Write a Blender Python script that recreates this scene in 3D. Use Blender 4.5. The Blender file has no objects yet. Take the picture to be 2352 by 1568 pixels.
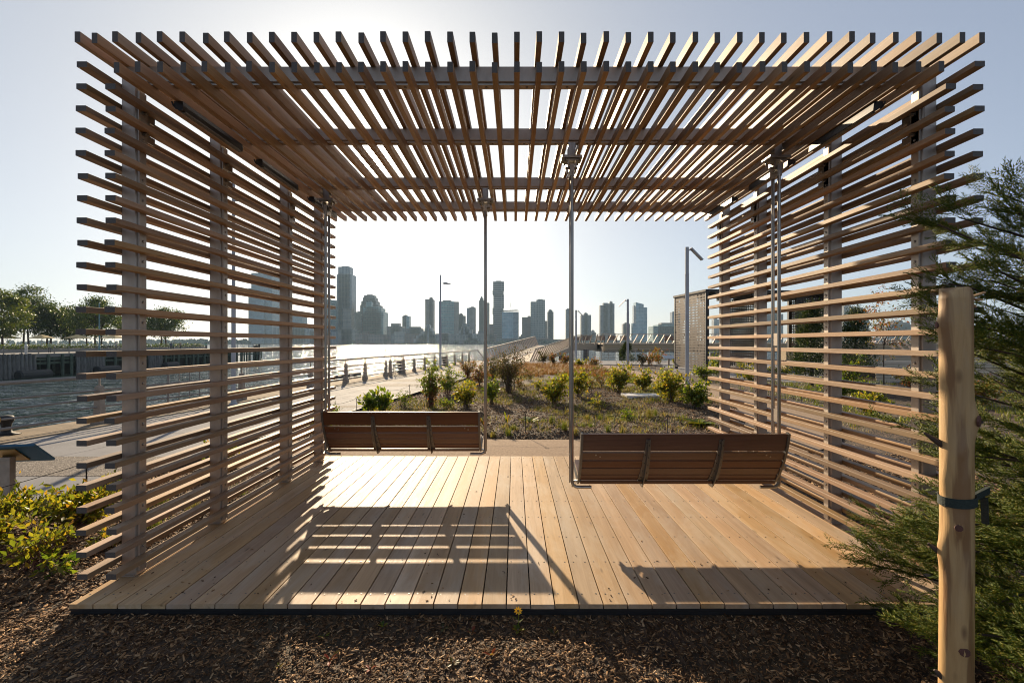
import bpy, math, random
import numpy as np
from mathutils import Vector, Matrix

R = math.radians
scene = bpy.context.scene
COL = scene.collection
EYE = 1.695          # camera height above the mulch, metres
FX = 1097.0          # focal length in units of a 2352 px wide frame
VX, VY = 1182.0, 786.0

# ------------------------------------------------------------------ camera
cam_d = bpy.data.cameras.new('camera')
cam_d.sensor_width = 36.0
cam_d.lens = FX / 2352.0 * 36.0
cam_d.shift_x = -6.0 / 2352.0
cam_d.shift_y = 2.0 / 2352.0
cam_d.clip_start = 0.05
cam_d.clip_end = 20000.0
cam = bpy.data.objects.new('camera', cam_d)
COL.objects.link(cam)
cam.location = (0, 0, EYE)
cam.rotation_euler = (R(90), 0, 0)
scene.camera = cam

# ------------------------------------------------------------------ sky, sun, exposure
SUN_DIR = Vector((-0.2946, 1.0, 0.3856)).normalized()
SUN_EL = math.asin(SUN_DIR.z)
SUN_AZ = math.atan2(SUN_DIR.x, SUN_DIR.y)
world = bpy.data.worlds.new('World')
scene.world = world
world.use_nodes = True
wn = world.node_tree
sky = wn.nodes.new('ShaderNodeTexSky')
sky.sky_type = 'NISHITA'
sky.sun_disc = False
sky.sun_elevation = SUN_EL
sky.sun_rotation = SUN_AZ
sky.altitude = 0
sky.air_density = 0.55
sky.dust_density = 1.6
sky.ozone_density = 1.5
# hazy late-afternoon sky: the same tone curve over the whole dome
bw = wn.nodes.new('ShaderNodeRGBToBW')
pw = wn.nodes.new('ShaderNodeMath'); pw.operation = 'POWER'; pw.inputs[1].default_value = -0.45
gn = wn.nodes.new('ShaderNodeMath'); gn.operation = 'MULTIPLY'; gn.inputs[1].default_value = 1.09
sc_ = wn.nodes.new('ShaderNodeVectorMath'); sc_.operation = 'SCALE'
hs_ = wn.nodes.new('ShaderNodeHueSaturation'); hs_.inputs['Saturation'].default_value = 0.62
bg = wn.nodes['Background']
wn.links.new(sky.outputs[0], bw.inputs[0])
wn.links.new(bw.outputs[0], pw.inputs[0])
wn.links.new(pw.outputs[0], gn.inputs[0])
wn.links.new(sky.outputs[0], sc_.inputs[0])
wn.links.new(gn.outputs[0], sc_.inputs['Scale'])
tn_ = wn.nodes.new('ShaderNodeVectorMath'); tn_.operation = 'MULTIPLY'; tn_.inputs[1].default_value = (0.95, 1.0, 0.985)
wn.links.new(sc_.outputs[0], tn_.inputs[0])
wn.links.new(tn_.outputs[0], hs_.inputs['Color'])
# the sun itself, softened by the haze round it
tcw = wn.nodes.new('ShaderNodeTexCoord')
nw = wn.nodes.new('ShaderNodeVectorMath'); nw.operation = 'NORMALIZE'
dw = wn.nodes.new('ShaderNodeVectorMath'); dw.operation = 'DOT_PRODUCT'; dw.inputs[1].default_value = SUN_DIR
mx_ = wn.nodes.new('ShaderNodeMath'); mx_.operation = 'MAXIMUM'; mx_.inputs[1].default_value = 0.0
p1_ = wn.nodes.new('ShaderNodeMath'); p1_.operation = 'POWER'; p1_.inputs[1].default_value = 5200.0
p2_ = wn.nodes.new('ShaderNodeMath'); p2_.operation = 'POWER'; p2_.inputs[1].default_value = 260.0
m1_ = wn.nodes.new('ShaderNodeMath'); m1_.operation = 'MULTIPLY'; m1_.inputs[1].default_value = 320.0
m2_ = wn.nodes.new('ShaderNodeMath'); m2_.operation = 'MULTIPLY_ADD'; m2_.inputs[1].default_value = 7.0
ad_ = wn.nodes.new('ShaderNodeVectorMath'); ad_.operation = 'ADD'
gl_ = wn.nodes.new('ShaderNodeVectorMath'); gl_.operation = 'SCALE'; gl_.inputs[0].default_value = (1.0, 0.94, 0.84)
wn.links.new(tcw.outputs['Generated'], nw.inputs[0]); wn.links.new(nw.outputs[0], dw.inputs[0])
wn.links.new(dw.outputs['Value'], mx_.inputs[0]); wn.links.new(mx_.outputs[0], p1_.inputs[0]); wn.links.new(mx_.outputs[0], p2_.inputs[0])
wn.links.new(p1_.outputs[0], m1_.inputs[0]); wn.links.new(p2_.outputs[0], m2_.inputs[0]); wn.links.new(m1_.outputs[0], m2_.inputs[2])
wn.links.new(m2_.outputs[0], gl_.inputs['Scale']); wn.links.new(hs_.outputs[0], ad_.inputs[0]); wn.links.new(gl_.outputs[0], ad_.inputs[1])
wn.links.new(ad_.outputs[0], bg.inputs[0])
bg.inputs[1].default_value = 0.11

sun_d = bpy.data.lights.new('sun', 'SUN')
sun_d.energy = 5.0
sun_d.angle = R(0.53)
sun_d.color = (1.0, 0.80, 0.55)
sun = bpy.data.objects.new('sun', sun_d)
COL.objects.link(sun)
sun.rotation_euler = (-SUN_DIR).to_track_quat('-Z', 'Y').to_euler()
sun.location = (-30, 100, 60)

vs = scene.view_settings
vs.view_transform = 'Standard'
vs.look = 'None'
vs.exposure = 1.05
vs.gamma = 1.0
vs.use_curve_mapping = False
scene.cycles.filter_width = 1.05
scene.cycles.max_bounces = 7
scene.cycles.diffuse_bounces = 4
scene.cycles.glossy_bounces = 3
scene.cycles.transmission_bounces = 4
scene.cycles.transparent_max_bounces = 6
scene.cycles.volume_bounces = 0
scene.cycles.sample_clamp_indirect = 6.0
scene.cycles.caustics_reflective = False
scene.cycles.caustics_refractive = False

# ------------------------------------------------------------------ helpers
WL = {}

def px(x, y, d):
    """a point of the picture (2352 px wide) at its real distance d -> world metres"""
    return Vector(((x - VX) / FX * d, d, EYE - (y - VY) / FX * d))

def gy(y):
    """distance at which flat ground (z=0) appears on picture row y"""
    return EYE * FX / (y - VY)

def props(o, label=None, cat=None, group=None, kind=None):
    if label: o['label'] = label
    if cat: o['category'] = cat
    if group: o['group'] = group
    if kind: o['kind'] = kind
    return o

def thing(name, label, cat, loc=(0, 0, 0), group=None):
    o = bpy.data.objects.new(name, None)
    o.empty_display_size = 0.1
    COL.objects.link(o)
    o.location = loc
    WL[o] = Vector(loc)
    return props(o, label, cat, group)

def link(name, me, parent=None, loc=(0, 0, 0)):
    o = bpy.data.objects.new(name, me)
    COL.objects.link(o)
    if parent:
        o.parent = parent
        o.location = Vector(loc) - WL[parent]
    else:
        o.location = loc
    WL[o] = Vector(loc)
    return o

class MB:
    def __init__(self):
        self.v = []; self.f = []
    def add(self, vs_, fs_):
        n = len(self.v)
        self.v += [tuple(p) for p in vs_]
        self.f += [tuple(i + n for i in q) for q in fs_]
        return self
    def box(self, x0, x1, y0, y1, z0, z1):
        return self.add([(x0,y0,z0),(x1,y0,z0),(x1,y1,z0),(x0,y1,z0),(x0,y0,z1),(x1,y0,z1),(x1,y1,z1),(x0,y1,z1)],
                        [(0,3,2,1),(4,5,6,7),(0,1,5,4),(1,2,6,5),(2,3,7,6),(3,0,4,7)])
    def obox(self, m, hx, hy, hz):
        vs_ = [m @ Vector((a*hx, b*hy, c*hz)) for c in (-1,1) for a,b in ((-1,-1),(1,-1),(1,1),(-1,1))]
        return self.add(vs_, [(0,3,2,1),(4,5,6,7),(0,1,5,4),(1,2,6,5),(2,3,7,6),(3,0,4,7)])
    def frustum(self, cx, cy, z0, z1, hx0, hy0, hx1, hy1):
        return self.add([(cx-hx0,cy-hy0,z0),(cx+hx0,cy-hy0,z0),(cx+hx0,cy+hy0,z0),(cx-hx0,cy+hy0,z0),
                         (cx-hx1,cy-hy1,z1),(cx+hx1,cy-hy1,z1),(cx+hx1,cy+hy1,z1),(cx-hx1,cy+hy1,z1)],
                        [(0,3,2,1),(4,5,6,7),(0,1,5,4),(1,2,6,5),(2,3,7,6),(3,0,4,7)])
    def bar(self, a, b, w, h, up=(0,0,1)):
        a = Vector(a); b = Vector(b); d = (b - a); L = d.length; d.normalize()
        s = d.cross(Vector(up))
        if s.length < 1e-4: s = d.cross(Vector((1,0,0)))
        s.normalize(); u = s.cross(d)
        m = Matrix((s, d, u)).transposed().to_4x4(); m.translation = (a + b) / 2
        return self.obox(m, w/2, L/2, h/2)
    def tube(self, pts, r, n=8, caps=True):
        pts = [Vector(p) for p in pts]
        k = len(pts)
        rs = r if isinstance(r, (list, tuple)) else [r] * k
        ring = []; base = len(self.v)
        prev = None
        for i, p in enumerate(pts):
            t = (pts[min(i+1, k-1)] - pts[max(i-1, 0)])
            if t.length < 1e-9: t = Vector((0,0,1))
            t.normalize()
            if prev is None:
                s = t.cross(Vector((0,0,1)))
                if s.length < 1e-3: s = t.cross(Vector((1,0,0)))
            else:
                s = prev - t * prev.dot(t)
                if s.length < 1e-4: s = t.cross(Vector((1,0,0)))
            s.normalize(); prev = s; u = t.cross(s)
            for j in range(n):
                a = 2*math.pi*j/n
                q = p + (s*math.cos(a) + u*math.sin(a)) * rs[i]
                self.v.append(tuple(q))
        for i in range(k-1):
            for j in range(n):
                a = base+i*n+j; b = base+i*n+(j+1)%n
                self.f.append((a, b, b+n, a+n))
        if caps:
            self.f.append(tuple(base+j for j in reversed(range(n))))
            self.f.append(tuple(base+(k-1)*n+j for j in range(n)))
        return self
    def lathe(self, prof, c, n=16):
        base = len(self.v); k = len(prof)
        for (r, z) in prof:
            for j in range(n):
                a = 2*math.pi*j/n
                self.v.append((c[0]+r*math.cos(a), c[1]+r*math.sin(a), c[2]+z))
        for i in range(k-1):
            for j in range(n):
                a = base+i*n+j; b = base+i*n+(j+1)%n
                self.f.append((a, b, b+n, a+n))
        self.f.append(tuple(base+j for j in reversed(range(n))))
        self.f.append(tuple(base+(k-1)*n+j for j in range(n)))
        return self
    def prism(self, poly, axis, t0, t1):
        """extrude a 2-D outline along axis 0/1/2 from t0 to t1"""
        n = len(poly); out = []
        for t in (t0, t1):
            for (a, b) in poly:
                out.append({0:(t,a,b), 1:(a,t,b), 2:(a,b,t)}[axis])
        fs_ = [tuple(range(n)), tuple(reversed(range(n, 2*n)))]
        for i in range(n):
            j = (i+1) % n
            fs_.append((i, i+n, j+n, j))
        return self.add(out, fs_)
    def mesh(self, name, mat, smooth=False, off=None):
        me = bpy.data.meshes.new(name)
        vv = self.v if off is None else [(p[0]-off[0], p[1]-off[1], p[2]-off[2]) for p in self.v]
        me.from_pydata(vv, [], self.f)
        me.update()
        if mat: me.materials.append(mat)
        if smooth:
            me.polygons.foreach_set('use_smooth', [True]*len(me.polygons))
        return me
    def build(self, name, mat, parent=None, smooth=False, at=None, fix=True):
        """verts are in world metres; the object's origin goes to the parent's origin or to `at`"""
        off = WL[parent] if parent else Vector(at or (0, 0, 0))
        me = self.mesh(name, mat, smooth, off)
        if fix: recalc(me)
        o = link(name, me, parent, off)
        return o

def recalc(me):
    import bmesh
    bm = bmesh.new(); bm.from_mesh(me)
    bmesh.ops.recalc_face_normals(bm, faces=bm.faces)
    bm.to_mesh(me); bm.free()

def np_mesh(name, V, F, mat, smooth=False):
    """V (n,3), F (m,k): one fixed face size"""
    V = np.asarray(V, dtype=np.float32); F = np.asarray(F, dtype=np.int32)
    me = bpy.data.meshes.new(name)
    me.vertices.add(len(V)); me.vertices.foreach_set('co', V.ravel())
    m, k = F.shape
    me.loops.add(m*k); me.loops.foreach_set('vertex_index', F.ravel())
    me.polygons.add(m)
    me.polygons.foreach_set('loop_start', np.arange(0, m*k, k, dtype=np.int32))
    me.polygons.foreach_set('loop_total', np.full(m, k, dtype=np.int32))
    if smooth: me.polygons.foreach_set('use_smooth', np.ones(m, dtype=bool))
    me.update(calc_edges=True)
    if mat: me.materials.append(mat)
    return me

# ------------------------------------------------------------------ materials
def nmat(name):
    m = bpy.data.materials.new(name)
    m.use_nodes = True
    nt = m.node_tree
    return m, nt, nt.nodes['Principled BSDF']

def nd(nt, t, **kw):
    n = nt.nodes.new('ShaderNode' + t)
    for k, v in kw.items():
        if k == 'ins':
            for a, b in v.items():
                if hasattr(b, 'is_output') or isinstance(b, bpy.types.NodeSocket): nt.links.new(b, n.inputs[a])
                else: n.inputs[a].default_value = b
        else: setattr(n, k, v)
    return n

def c4(c): return (c[0], c[1], c[2], 1.0)

def ramp(nt, fac, stops):
    n = nt.nodes.new('ShaderNodeValToRGB')
    el = n.color_ramp.elements
    while len(el) < len(stops): el.new(0.5)
    for e, (p, c) in zip(el, stops):
        e.position = p; e.color = c4(c)
    nt.links.new(fac, n.inputs[0])
    return n.outputs[0]

def mixc(nt, fac, a, b, blend='MIX'):
    n = nt.nodes.new('ShaderNodeMix'); n.data_type = 'RGBA'; n.blend_type = blend
    for s, v in ((n.inputs[0], fac), (n.inputs[6], a), (n.inputs[7], b)):
        if isinstance(v, bpy.types.NodeSocket): nt.links.new(v, s)
        elif isinstance(v, (int, float)): s.default_value = v
        else: s.default_value = c4(v)
    return n.outputs[2]

def math_(nt, op, a, b=None, c=None):
    n = nt.nodes.new('ShaderNodeMath'); n.operation = op
    for i, v in enumerate((a, b, c)):
        if v is None: continue
        if isinstance(v, bpy.types.NodeSocket): nt.links.new(v, n.inputs[i])
        else: n.inputs[i].default_value = v
    return n.outputs[0]

def vmath(nt, op, a, b):
    n = nt.nodes.new('ShaderNodeVectorMath'); n.operation = op
    for i, v in enumerate((a, b)):
        if isinstance(v, bpy.types.NodeSocket): nt.links.new(v, n.inputs[i])
        else: n.inputs[i].default_value = v
    return n.outputs[0]

def noise(nt, vec, scale, detail=4, rough=0.55, dist=0.0):
    n = nd(nt, 'TexNoise', ins={'Scale': scale, 'Detail': detail, 'Roughness': rough, 'Distortion': dist})
    if vec is not None: nt.links.new(vec, n.inputs['Vector'])
    return n.outputs['Fac']

def bump(nt, bsdf, h, strength, dist=0.01):
    b = nd(nt, 'Bump', ins={'Strength': strength, 'Distance': dist, 'Height': h})
    nt.links.new(b.outputs[0], bsdf.inputs['Normal'])

def wood(name, ca, cb, cend, rough=0.5, axis=1, stretch=(55, 2.2, 55), jitter=0.28, spec=0.4, bstr=0.25, blotch=0.35, knots=False, worn=None, hue=0.016):
    m, nt, b = nmat(name)
    tc = nd(nt, 'TexCoord'); oi = nd(nt, 'ObjectInfo')
    rnd = oi.outputs['Random']
    off = nd(nt, 'CombineXYZ', ins={0: math_(nt, 'MULTIPLY', rnd, 37.0), 1: math_(nt, 'MULTIPLY', rnd, 91.0), 2: math_(nt, 'MULTIPLY', rnd, 53.0)})
    p = vmath(nt, 'ADD', tc.outputs['Object'], off.outputs[0])
    ps = vmath(nt, 'MULTIPLY', p, stretch)
    big = vmath(nt, 'MULTIPLY', p, tuple(s*0.12 for s in stretch))
    g = noise(nt, ps, 1.0, 5, 0.6, 1.2)
    g2 = noise(nt, big, 1.0, 3, 0.5, 2.0)
    col = ramp(nt, g, [(0.3, cb), (0.52, tuple((x+y)/2 for x, y in zip(ca, cb))), (0.72, ca)])
    col = mixc(nt, ramp(nt, g2, [(0.35, (0,0,0)), (0.7, (blotch,)*3)]), col, tuple(x*0.62 for x in cb), 'MIX')
    if knots:
        v = nd(nt, 'TexVoronoi', ins={'Scale': 1.0}); nt.links.new(vmath(nt, 'MULTIPLY', p, (7, 1.7, 7)), v.inputs['Vector'])
        k = ramp(nt, v.outputs['Distance'], [(0.02, (0.8,)*3), (0.09, (0,)*3)])
        col = mixc(nt, k, col, tuple(x*0.35 for x in cb))
    if worn:
        w = noise(nt, vmath(nt, 'MULTIPLY', p, (5, 1.2, 5)), 1.0, 5, 0.65, 0.5)
        col = mixc(nt, ramp(nt, w, [(0.45, (0,0,0)), (0.68, (0.6,)*3)]), col, worn)
    hs = nd(nt, 'HueSaturation', ins={'Color': col, 'Hue': math_(nt, 'MULTIPLY_ADD', rnd, hue, 0.5-hue/2),
            'Saturation': math_(nt, 'MULTIPLY_ADD', math_(nt, 'FRACT', math_(nt, 'MULTIPLY', rnd, 7.3)), 0.3, 0.82),
            'Value': math_(nt, 'MULTIPLY_ADD', math_(nt, 'FRACT', math_(nt, 'MULTIPLY', rnd, 13.7)), jitter*2, 1-jitter)})
    col = hs.outputs[0]
    if cend:
        nrm = nd(nt, 'SeparateXYZ', ins={0: tc.outputs['Normal']})
        e = math_(nt, 'GREATER_THAN', math_(nt, 'ABSOLUTE', nrm.outputs[axis]), 0.8)
        rv = nd(nt, 'TexWave', wave_type='RINGS', rings_direction='Y', ins={'Scale': 55.0, 'Distortion': 5.0, 'Detail': 2.0, 'Detail Scale': 2.0})
        nt.links.new(vmath(nt, 'ADD', tc.outputs['Object'], nd(nt, 'CombineXYZ', ins={0: math_(nt, 'MULTIPLY_ADD', rnd, 0.2, -0.15), 2: 0.06}).outputs[0]), rv.inputs['Vector'])
        ec = ramp(nt, rv.outputs['Fac'], [(0.2, tuple(x*0.55 for x in cend)), (0.8, cend)])
        col = mixc(nt, e, col, ec)
    nt.links.new(col, b.inputs['Base Color'])
    b.inputs['Roughness'].default_value = rough
    rr = math_(nt, 'MULTIPLY_ADD', g, 0.22, rough - 0.11)
    nt.links.new(rr, b.inputs['Roughness'])
    b.inputs['Specular IOR Level'].default_value = spec
    bump(nt, b, g, bstr, 0.003)
    return m

def plain(name, ca, cb=None, scale=8.0, rough=0.6, metal=0.0, spec=0.5, bstr=0.0, bdist=0.01, detail=5, jitter=0.0, stretch=None, rvar=0.1):
    m, nt, b = nmat(name)
    tc = nd(nt, 'TexCoord'); oi = nd(nt, 'ObjectInfo')
    vec = tc.outputs['Object']
    if stretch: vec = vmath(nt, 'MULTIPLY', vec, stretch)
    vec = vmath(nt, 'ADD', vec, nd(nt, 'CombineXYZ', ins={0: math_(nt, 'MULTIPLY', oi.outputs['Random'], 40.0)}).outputs[0])
    n = noise(nt, vec, scale, detail, 0.6, 0.3)
    col = ramp(nt, n, [(0.3, ca), (0.7, cb or tuple(x*0.8 for x in ca))])
    if jitter:
        col = nd(nt, 'HueSaturation', ins={'Color': col, 'Value': math_(nt, 'MULTIPLY_ADD', oi.outputs['Random'], 2*jitter, 1-jitter)}).outputs[0]
    nt.links.new(col, b.inputs['Base Color'])
    nt.links.new(math_(nt, 'MULTIPLY_ADD', n, rvar*2, rough-rvar), b.inputs['Roughness'])
    b.inputs['Metallic'].default_value = metal
    b.inputs['Specular IOR Level'].default_value = spec
    if bstr: bump(nt, b, n, bstr, bdist)
    return m

def leaf(name, stops, transl=0.4, rough=0.45, spec=0.4):
    """stops: colours picked per leaf"""
    m, nt, b = nmat(name)
    ge = nd(nt, 'NewGeometry')
    col = ramp(nt, ge.outputs['Random Per Island'], stops)
    nt.links.new(col, b.inputs['Base Color'])
    b.inputs['Roughness'].default_value = rough
    b.inputs['Specular IOR Level'].default_value = spec
    tr = nd(nt, 'BsdfTranslucent')
    nt.links.new(mixc(nt, 1.0, col, (1.0, 0.95, 0.45), 'MULTIPLY'), tr.inputs[0])
    mx = nd(nt, 'MixShader', ins={0: transl, 1: b.outputs[0], 2: tr.outputs[0]})
    nt.links.new(mx.outputs[0], nt.nodes['Material Output'].inputs[0])
    return m

def facade(name, wall, glass, w, h, fw, fh, lite=None, rough=0.25, vert=False):
    """wall with a regular grid of windows, w x h metres per bay"""
    m, nt, b = nmat(name)
    tc = nd(nt, 'TexCoord'); s = nd(nt, 'SeparateXYZ', ins={0: tc.outputs['Object']})
    u = math_(nt, 'DIVIDE', math_(nt, 'ADD', math_(nt, 'ADD', s.outputs[0], s.outputs[1]), 500.0), w)
    v = math_(nt, 'DIVIDE', math_(nt, 'ADD', s.outputs[2], 10.0), h)
    mu = math_(nt, 'LESS_THAN', math_(nt, 'FRACT', u), fw)
    mv = math_(nt, 'LESS_THAN', math_(nt, 'FRACT', v), fh)
    mask = math_(nt, 'MULTIPLY', mu, mv)
    nrm = nd(nt, 'SeparateXYZ', ins={0: tc.outputs['Normal']})
    side = math_(nt, 'LESS_THAN', math_(nt, 'ABSOLUTE', nrm.outputs[2]), 0.5)
    mask = math_(nt, 'MULTIPLY', mask, side)
    wnz = nd(nt, 'TexWhiteNoise', noise_dimensions='2D')
    nt.links.new(nd(nt, 'CombineXYZ', ins={0: math_(nt, 'FLOOR', u), 1: math_(nt, 'FLOOR', v)}).outputs[0], wnz.inputs['Vector'])
    big = noise(nt, tc.outputs['Object'], 0.035, 3, 0.6, 1.0)
    gl = mixc(nt, math_(nt, 'MULTIPLY', wnz.outputs[0], 0.55), glass, lite or tuple(min(1, x*2.2) for x in glass))
    gl = mixc(nt, ramp(nt, big, [(0.4, (0,0,0)), (0.62, (0.75,)*3)]), gl, tuple(x*0.45 for x in glass))  # broad darker patches painted into the glass colour imitate reflections
    wc = mixc(nt, ramp(nt, noise(nt, tc.outputs['Object'], 0.12, 4), [(0.35, (0,0,0)), (0.7, (0.35,)*3)]), wall, tuple(x*0.7 for x in wall))
    nt.links.new(mixc(nt, mask, wc, gl), b.inputs['Base Color'])
    nt.links.new(math_(nt, 'MULTIPLY_ADD', mask, rough-0.7, 0.7), b.inputs['Roughness'])
    return m

M = {}
M['slat'] = wood('slat_wood', (0.43, 0.28, 0.16), (0.295, 0.185, 0.10), (0.135, 0.115, 0.10), 0.55, spec=0.3, bstr=0.35, blotch=0.45, jitter=0.36, knots=True)
M['deck'] = wood('deck_wood', (0.57, 0.385, 0.215), (0.43, 0.275, 0.145), None, 0.58, stretch=(34, 1.4, 34), jitter=0.17, hue=0.008, spec=0.10, bstr=0.18, blotch=0.55, knots=True, worn=(0.52, 0.42, 0.31))
M['bench'] = wood('bench_wood', (0.17, 0.075, 0.036), (0.10, 0.042, 0.02), None, 0.38, stretch=(1.8, 60, 60), jitter=0.15, spec=0.45, bstr=0.15)
M['steel'] = plain('galvanised_steel', (0.45, 0.385, 0.325), (0.365, 0.31, 0.26), 14, 0.45, 0.6, 0.5, stretch=(1, 1, 0.4))
M['stainless'] = plain('stainless_steel', (0.36, 0.335, 0.305), (0.28, 0.26, 0.24), 30, 0.33, 0.9, stretch=(1, 1, 0.1))
M['benchsteel'] = plain('painted_bench_steel', (0.16, 0.145, 0.125), (0.13, 0.12, 0.105), 20, 0.45, 0.5)
M['black'] = plain('black_metal', (0.018, 0.018, 0.02), (0.03, 0.03, 0.033), 20, 0.45, 0.2)
M['lens'] = plain('light_lens', (0.25, 0.25, 0.25), (0.16, 0.16, 0.16), 60, 0.5, 0.0)
M['fascia'] = plain('black_edge_rail', (0.012, 0.012, 0.013), (0.02, 0.02, 0.021), 10, 0.5)
M['concrete'] = plain('light_concrete', (0.225, 0.222, 0.226), (0.185, 0.182, 0.185), 2.2, 0.85, spec=0.12, bstr=0.08, jitter=0.06, rvar=0.06)
M['pavebase'] = plain('paving_joint', (0.10, 0.095, 0.09), (0.07, 0.065, 0.06), 20, 0.9)
M['coping'] = plain('stone_coping', (0.30, 0.235, 0.165), (0.20, 0.16, 0.115), 3.0, 0.9, spec=0.1, bstr=0.3, jitter=0.1)
M['path'] = plain('gravel_path', (0.34, 0.25, 0.175), (0.23, 0.165, 0.115), 26, 0.92, spec=0.1, bstr=0.35, bdist=0.008)
M['seawall'] = plain('sea_wall_concrete', (0.16, 0.145, 0.12), (0.08, 0.075, 0.06), 1.2, 0.85, bstr=0.4)
M['railpost'] = plain('rail_post_stone', (0.34, 0.275, 0.215), (0.25, 0.2, 0.155), 12, 0.7, bstr=0.2)
M['rail'] = plain('rail_pipe', (0.25, 0.225, 0.2), (0.2, 0.18, 0.16), 10, 0.5, 0.1)
M['lamp'] = plain('lamp_paint_grey', (0.40, 0.41, 0.43), (0.34, 0.35, 0.37), 6, 0.5)
M['corten'] = plain('bronze_sheet_metal', (0.155, 0.125, 0.10), (0.115, 0.092, 0.074), 3, 0.55, 0.35, bstr=0.05)
M['darksteel'] = plain('dark_steel', (0.035, 0.03, 0.028), (0.05, 0.045, 0.04), 5, 0.5, 0.4)
M['timber'] = wood('bleached_timber', (0.62, 0.52, 0.39), (0.50, 0.40, 0.285), None, 0.7, spec=0.2, stretch=(1.2, 12, 22), jitter=0.15, bstr=0.2)
M['pier'] = plain('pier_concrete', (0.27, 0.255, 0.235), (0.19, 0.18, 0.165), 0.6, 0.85)
M['pile_old'] = plain('weathered_pile', (0.19, 0.18, 0.17), (0.085, 0.08, 0.075), 3, 0.85, bstr=0.5, stretch=(2, 2, 0.4), jitter=0.2)
M['pile_green'] = plain('treated_green_pile', (0.09, 0.12, 0.085), (0.055, 0.075, 0.055), 2, 0.85, bstr=0.4, jitter=0.2)
M['rubber'] = plain('black_rubber', (0.012, 0.012, 0.014), (0.025, 0.025, 0.027), 6, 0.7)
M['bark'] = plain('bark', (0.085, 0.06, 0.042), (0.045, 0.032, 0.024), 20, 0.9, bstr=0.5, stretch=(1, 1, 0.3))
M['twig'] = plain('twig', (0.115, 0.075, 0.05), (0.07, 0.045, 0.03), 30, 0.8)
M['redtwig'] = plain('reddish_twig', (0.15, 0.06, 0.04), (0.09, 0.04, 0.03), 30, 0.8)
M['iron'] = plain('black_iron', (0.012, 0.012, 0.013), (0.022, 0.02, 0.02), 20, 0.6, 0.3)
M['blue'] = plain('blue_sign_paint', (0.0, 0.075, 0.145), (0.0, 0.062, 0.12), 4, 0.45)
M['white'] = plain('white_paint', (0.72, 0.72, 0.71), (0.62, 0.62, 0.61), 3, 0.5)
M['brass'] = plain('brass', (0.45, 0.29, 0.10), (0.34, 0.2, 0.07), 6, 0.4, 0.85)
M['green'] = plain('green_paint', (0.02, 0.19, 0.08), (0.02, 0.15, 0.065), 4, 0.5)
M['teal'] = plain('teal_paint', (0.13, 0.25, 0.27), (0.1, 0.2, 0.22), 4, 0.5)
M['stone'] = plain('pale_stone', (0.55, 0.54, 0.53), (0.42, 0.41, 0.4), 5, 0.6, bstr=0.2)
M['strap'] = plain('green_webbing', (0.03, 0.045, 0.038), (0.018, 0.028, 0.024), 90, 0.8, bstr=0.4, stretch=(1, 1, 4))
M['umbrella'] = plain('beige_canvas', (0.58, 0.44, 0.21), (0.5, 0.36, 0.17), 3, 0.8, jitter=0.2)
M['shore'] = plain('shore_ground', (0.09, 0.08, 0.065), (0.05, 0.05, 0.04), 0.02, 0.9)
M['shoregreen'] = plain('far_greenery', (0.05, 0.07, 0.035), (0.03, 0.045, 0.025), 0.3, 0.9)

# leaves, colour picked leaf by leaf
M['l_yellow'] = leaf('shrub_leaf_yellow_green', [(0.0, (0.09, 0.13, 0.02)), (0.35, (0.18, 0.215, 0.026)), (0.65, (0.30, 0.285, 0.032)), (0.88, (0.42, 0.32, 0.04)), (1.0, (0.42, 0.22, 0.04))], 0.62)
M['l_green'] = leaf('shrub_leaf_green', [(0.0, (0.06, 0.11, 0.018)), (0.45, (0.13, 0.19, 0.024)), (0.8, (0.22, 0.26, 0.03)), (1.0, (0.34, 0.28, 0.04))], 0.6)
M['l_olive'] = leaf('shrub_leaf_olive', [(0.0, (0.05, 0.055, 0.02)), (0.5, (0.10, 0.095, 0.03)), (0.8, (0.16, 0.12, 0.04)), (1.0, (0.2, 0.09, 0.045))], 0.45)
M['l_red'] = leaf('shrub_leaf_reddish', [(0.0, (0.09, 0.10, 0.025)), (0.4, (0.19, 0.16, 0.04)), (0.7, (0.27, 0.13, 0.05)), (1.0, (0.3, 0.07, 0.04))], 0.55)
M['l_tree'] = leaf('pier_tree_leaf', [(0.0, (0.035, 0.065, 0.014)), (0.5, (0.07, 0.11, 0.018)), (1.0, (0.14, 0.17, 0.03))], 0.4)
M['l_tree2'] = leaf('pier_tree_leaf_bright', [(0.0, (0.06, 0.095, 0.014)), (0.5, (0.11, 0.15, 0.02)), (1.0, (0.19, 0.21, 0.03))], 0.42)
M['juniper'] = leaf('juniper_needles', [(0.0, (0.05, 0.095, 0.012)), (0.45, (0.125, 0.18, 0.018)), (0.85, (0.22, 0.25, 0.025)), (1.0, (0.32, 0.25, 0.035))], 0.45, 0.5, 0.25)
M['juniper2'] = leaf('far_juniper', [(0.0, (0.02, 0.04, 0.012)), (0.6, (0.045, 0.075, 0.018)), (1.0, (0.10, 0.115, 0.03))], 0.25)
M['grass'] = leaf('grass_blade', [(0.0, (0.07, 0.10, 0.02)), (0.4, (0.16, 0.17, 0.03)), (0.7, (0.30, 0.24, 0.07)), (1.0, (0.36, 0.26, 0.11))], 0.55)
M['grass_g'] = leaf('green_grass_blade', [(0.0, (0.06, 0.10, 0.015)), (0.6, (0.13, 0.17, 0.025)), (1.0, (0.28, 0.25, 0.06))], 0.55)
M['redgrass'] = leaf('rust_grass_blade', [(0.0, (0.16, 0.07, 0.025)), (0.5, (0.26, 0.125, 0.045)), (1.0, (0.3, 0.19, 0.07))], 0.4)
M['redleaf'] = leaf('red_leaf', [(0.0, (0.25, 0.03, 0.02)), (0.6, (0.33, 0.07, 0.03)), (1.0, (0.12, 0.11, 0.02))], 0.45)
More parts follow.
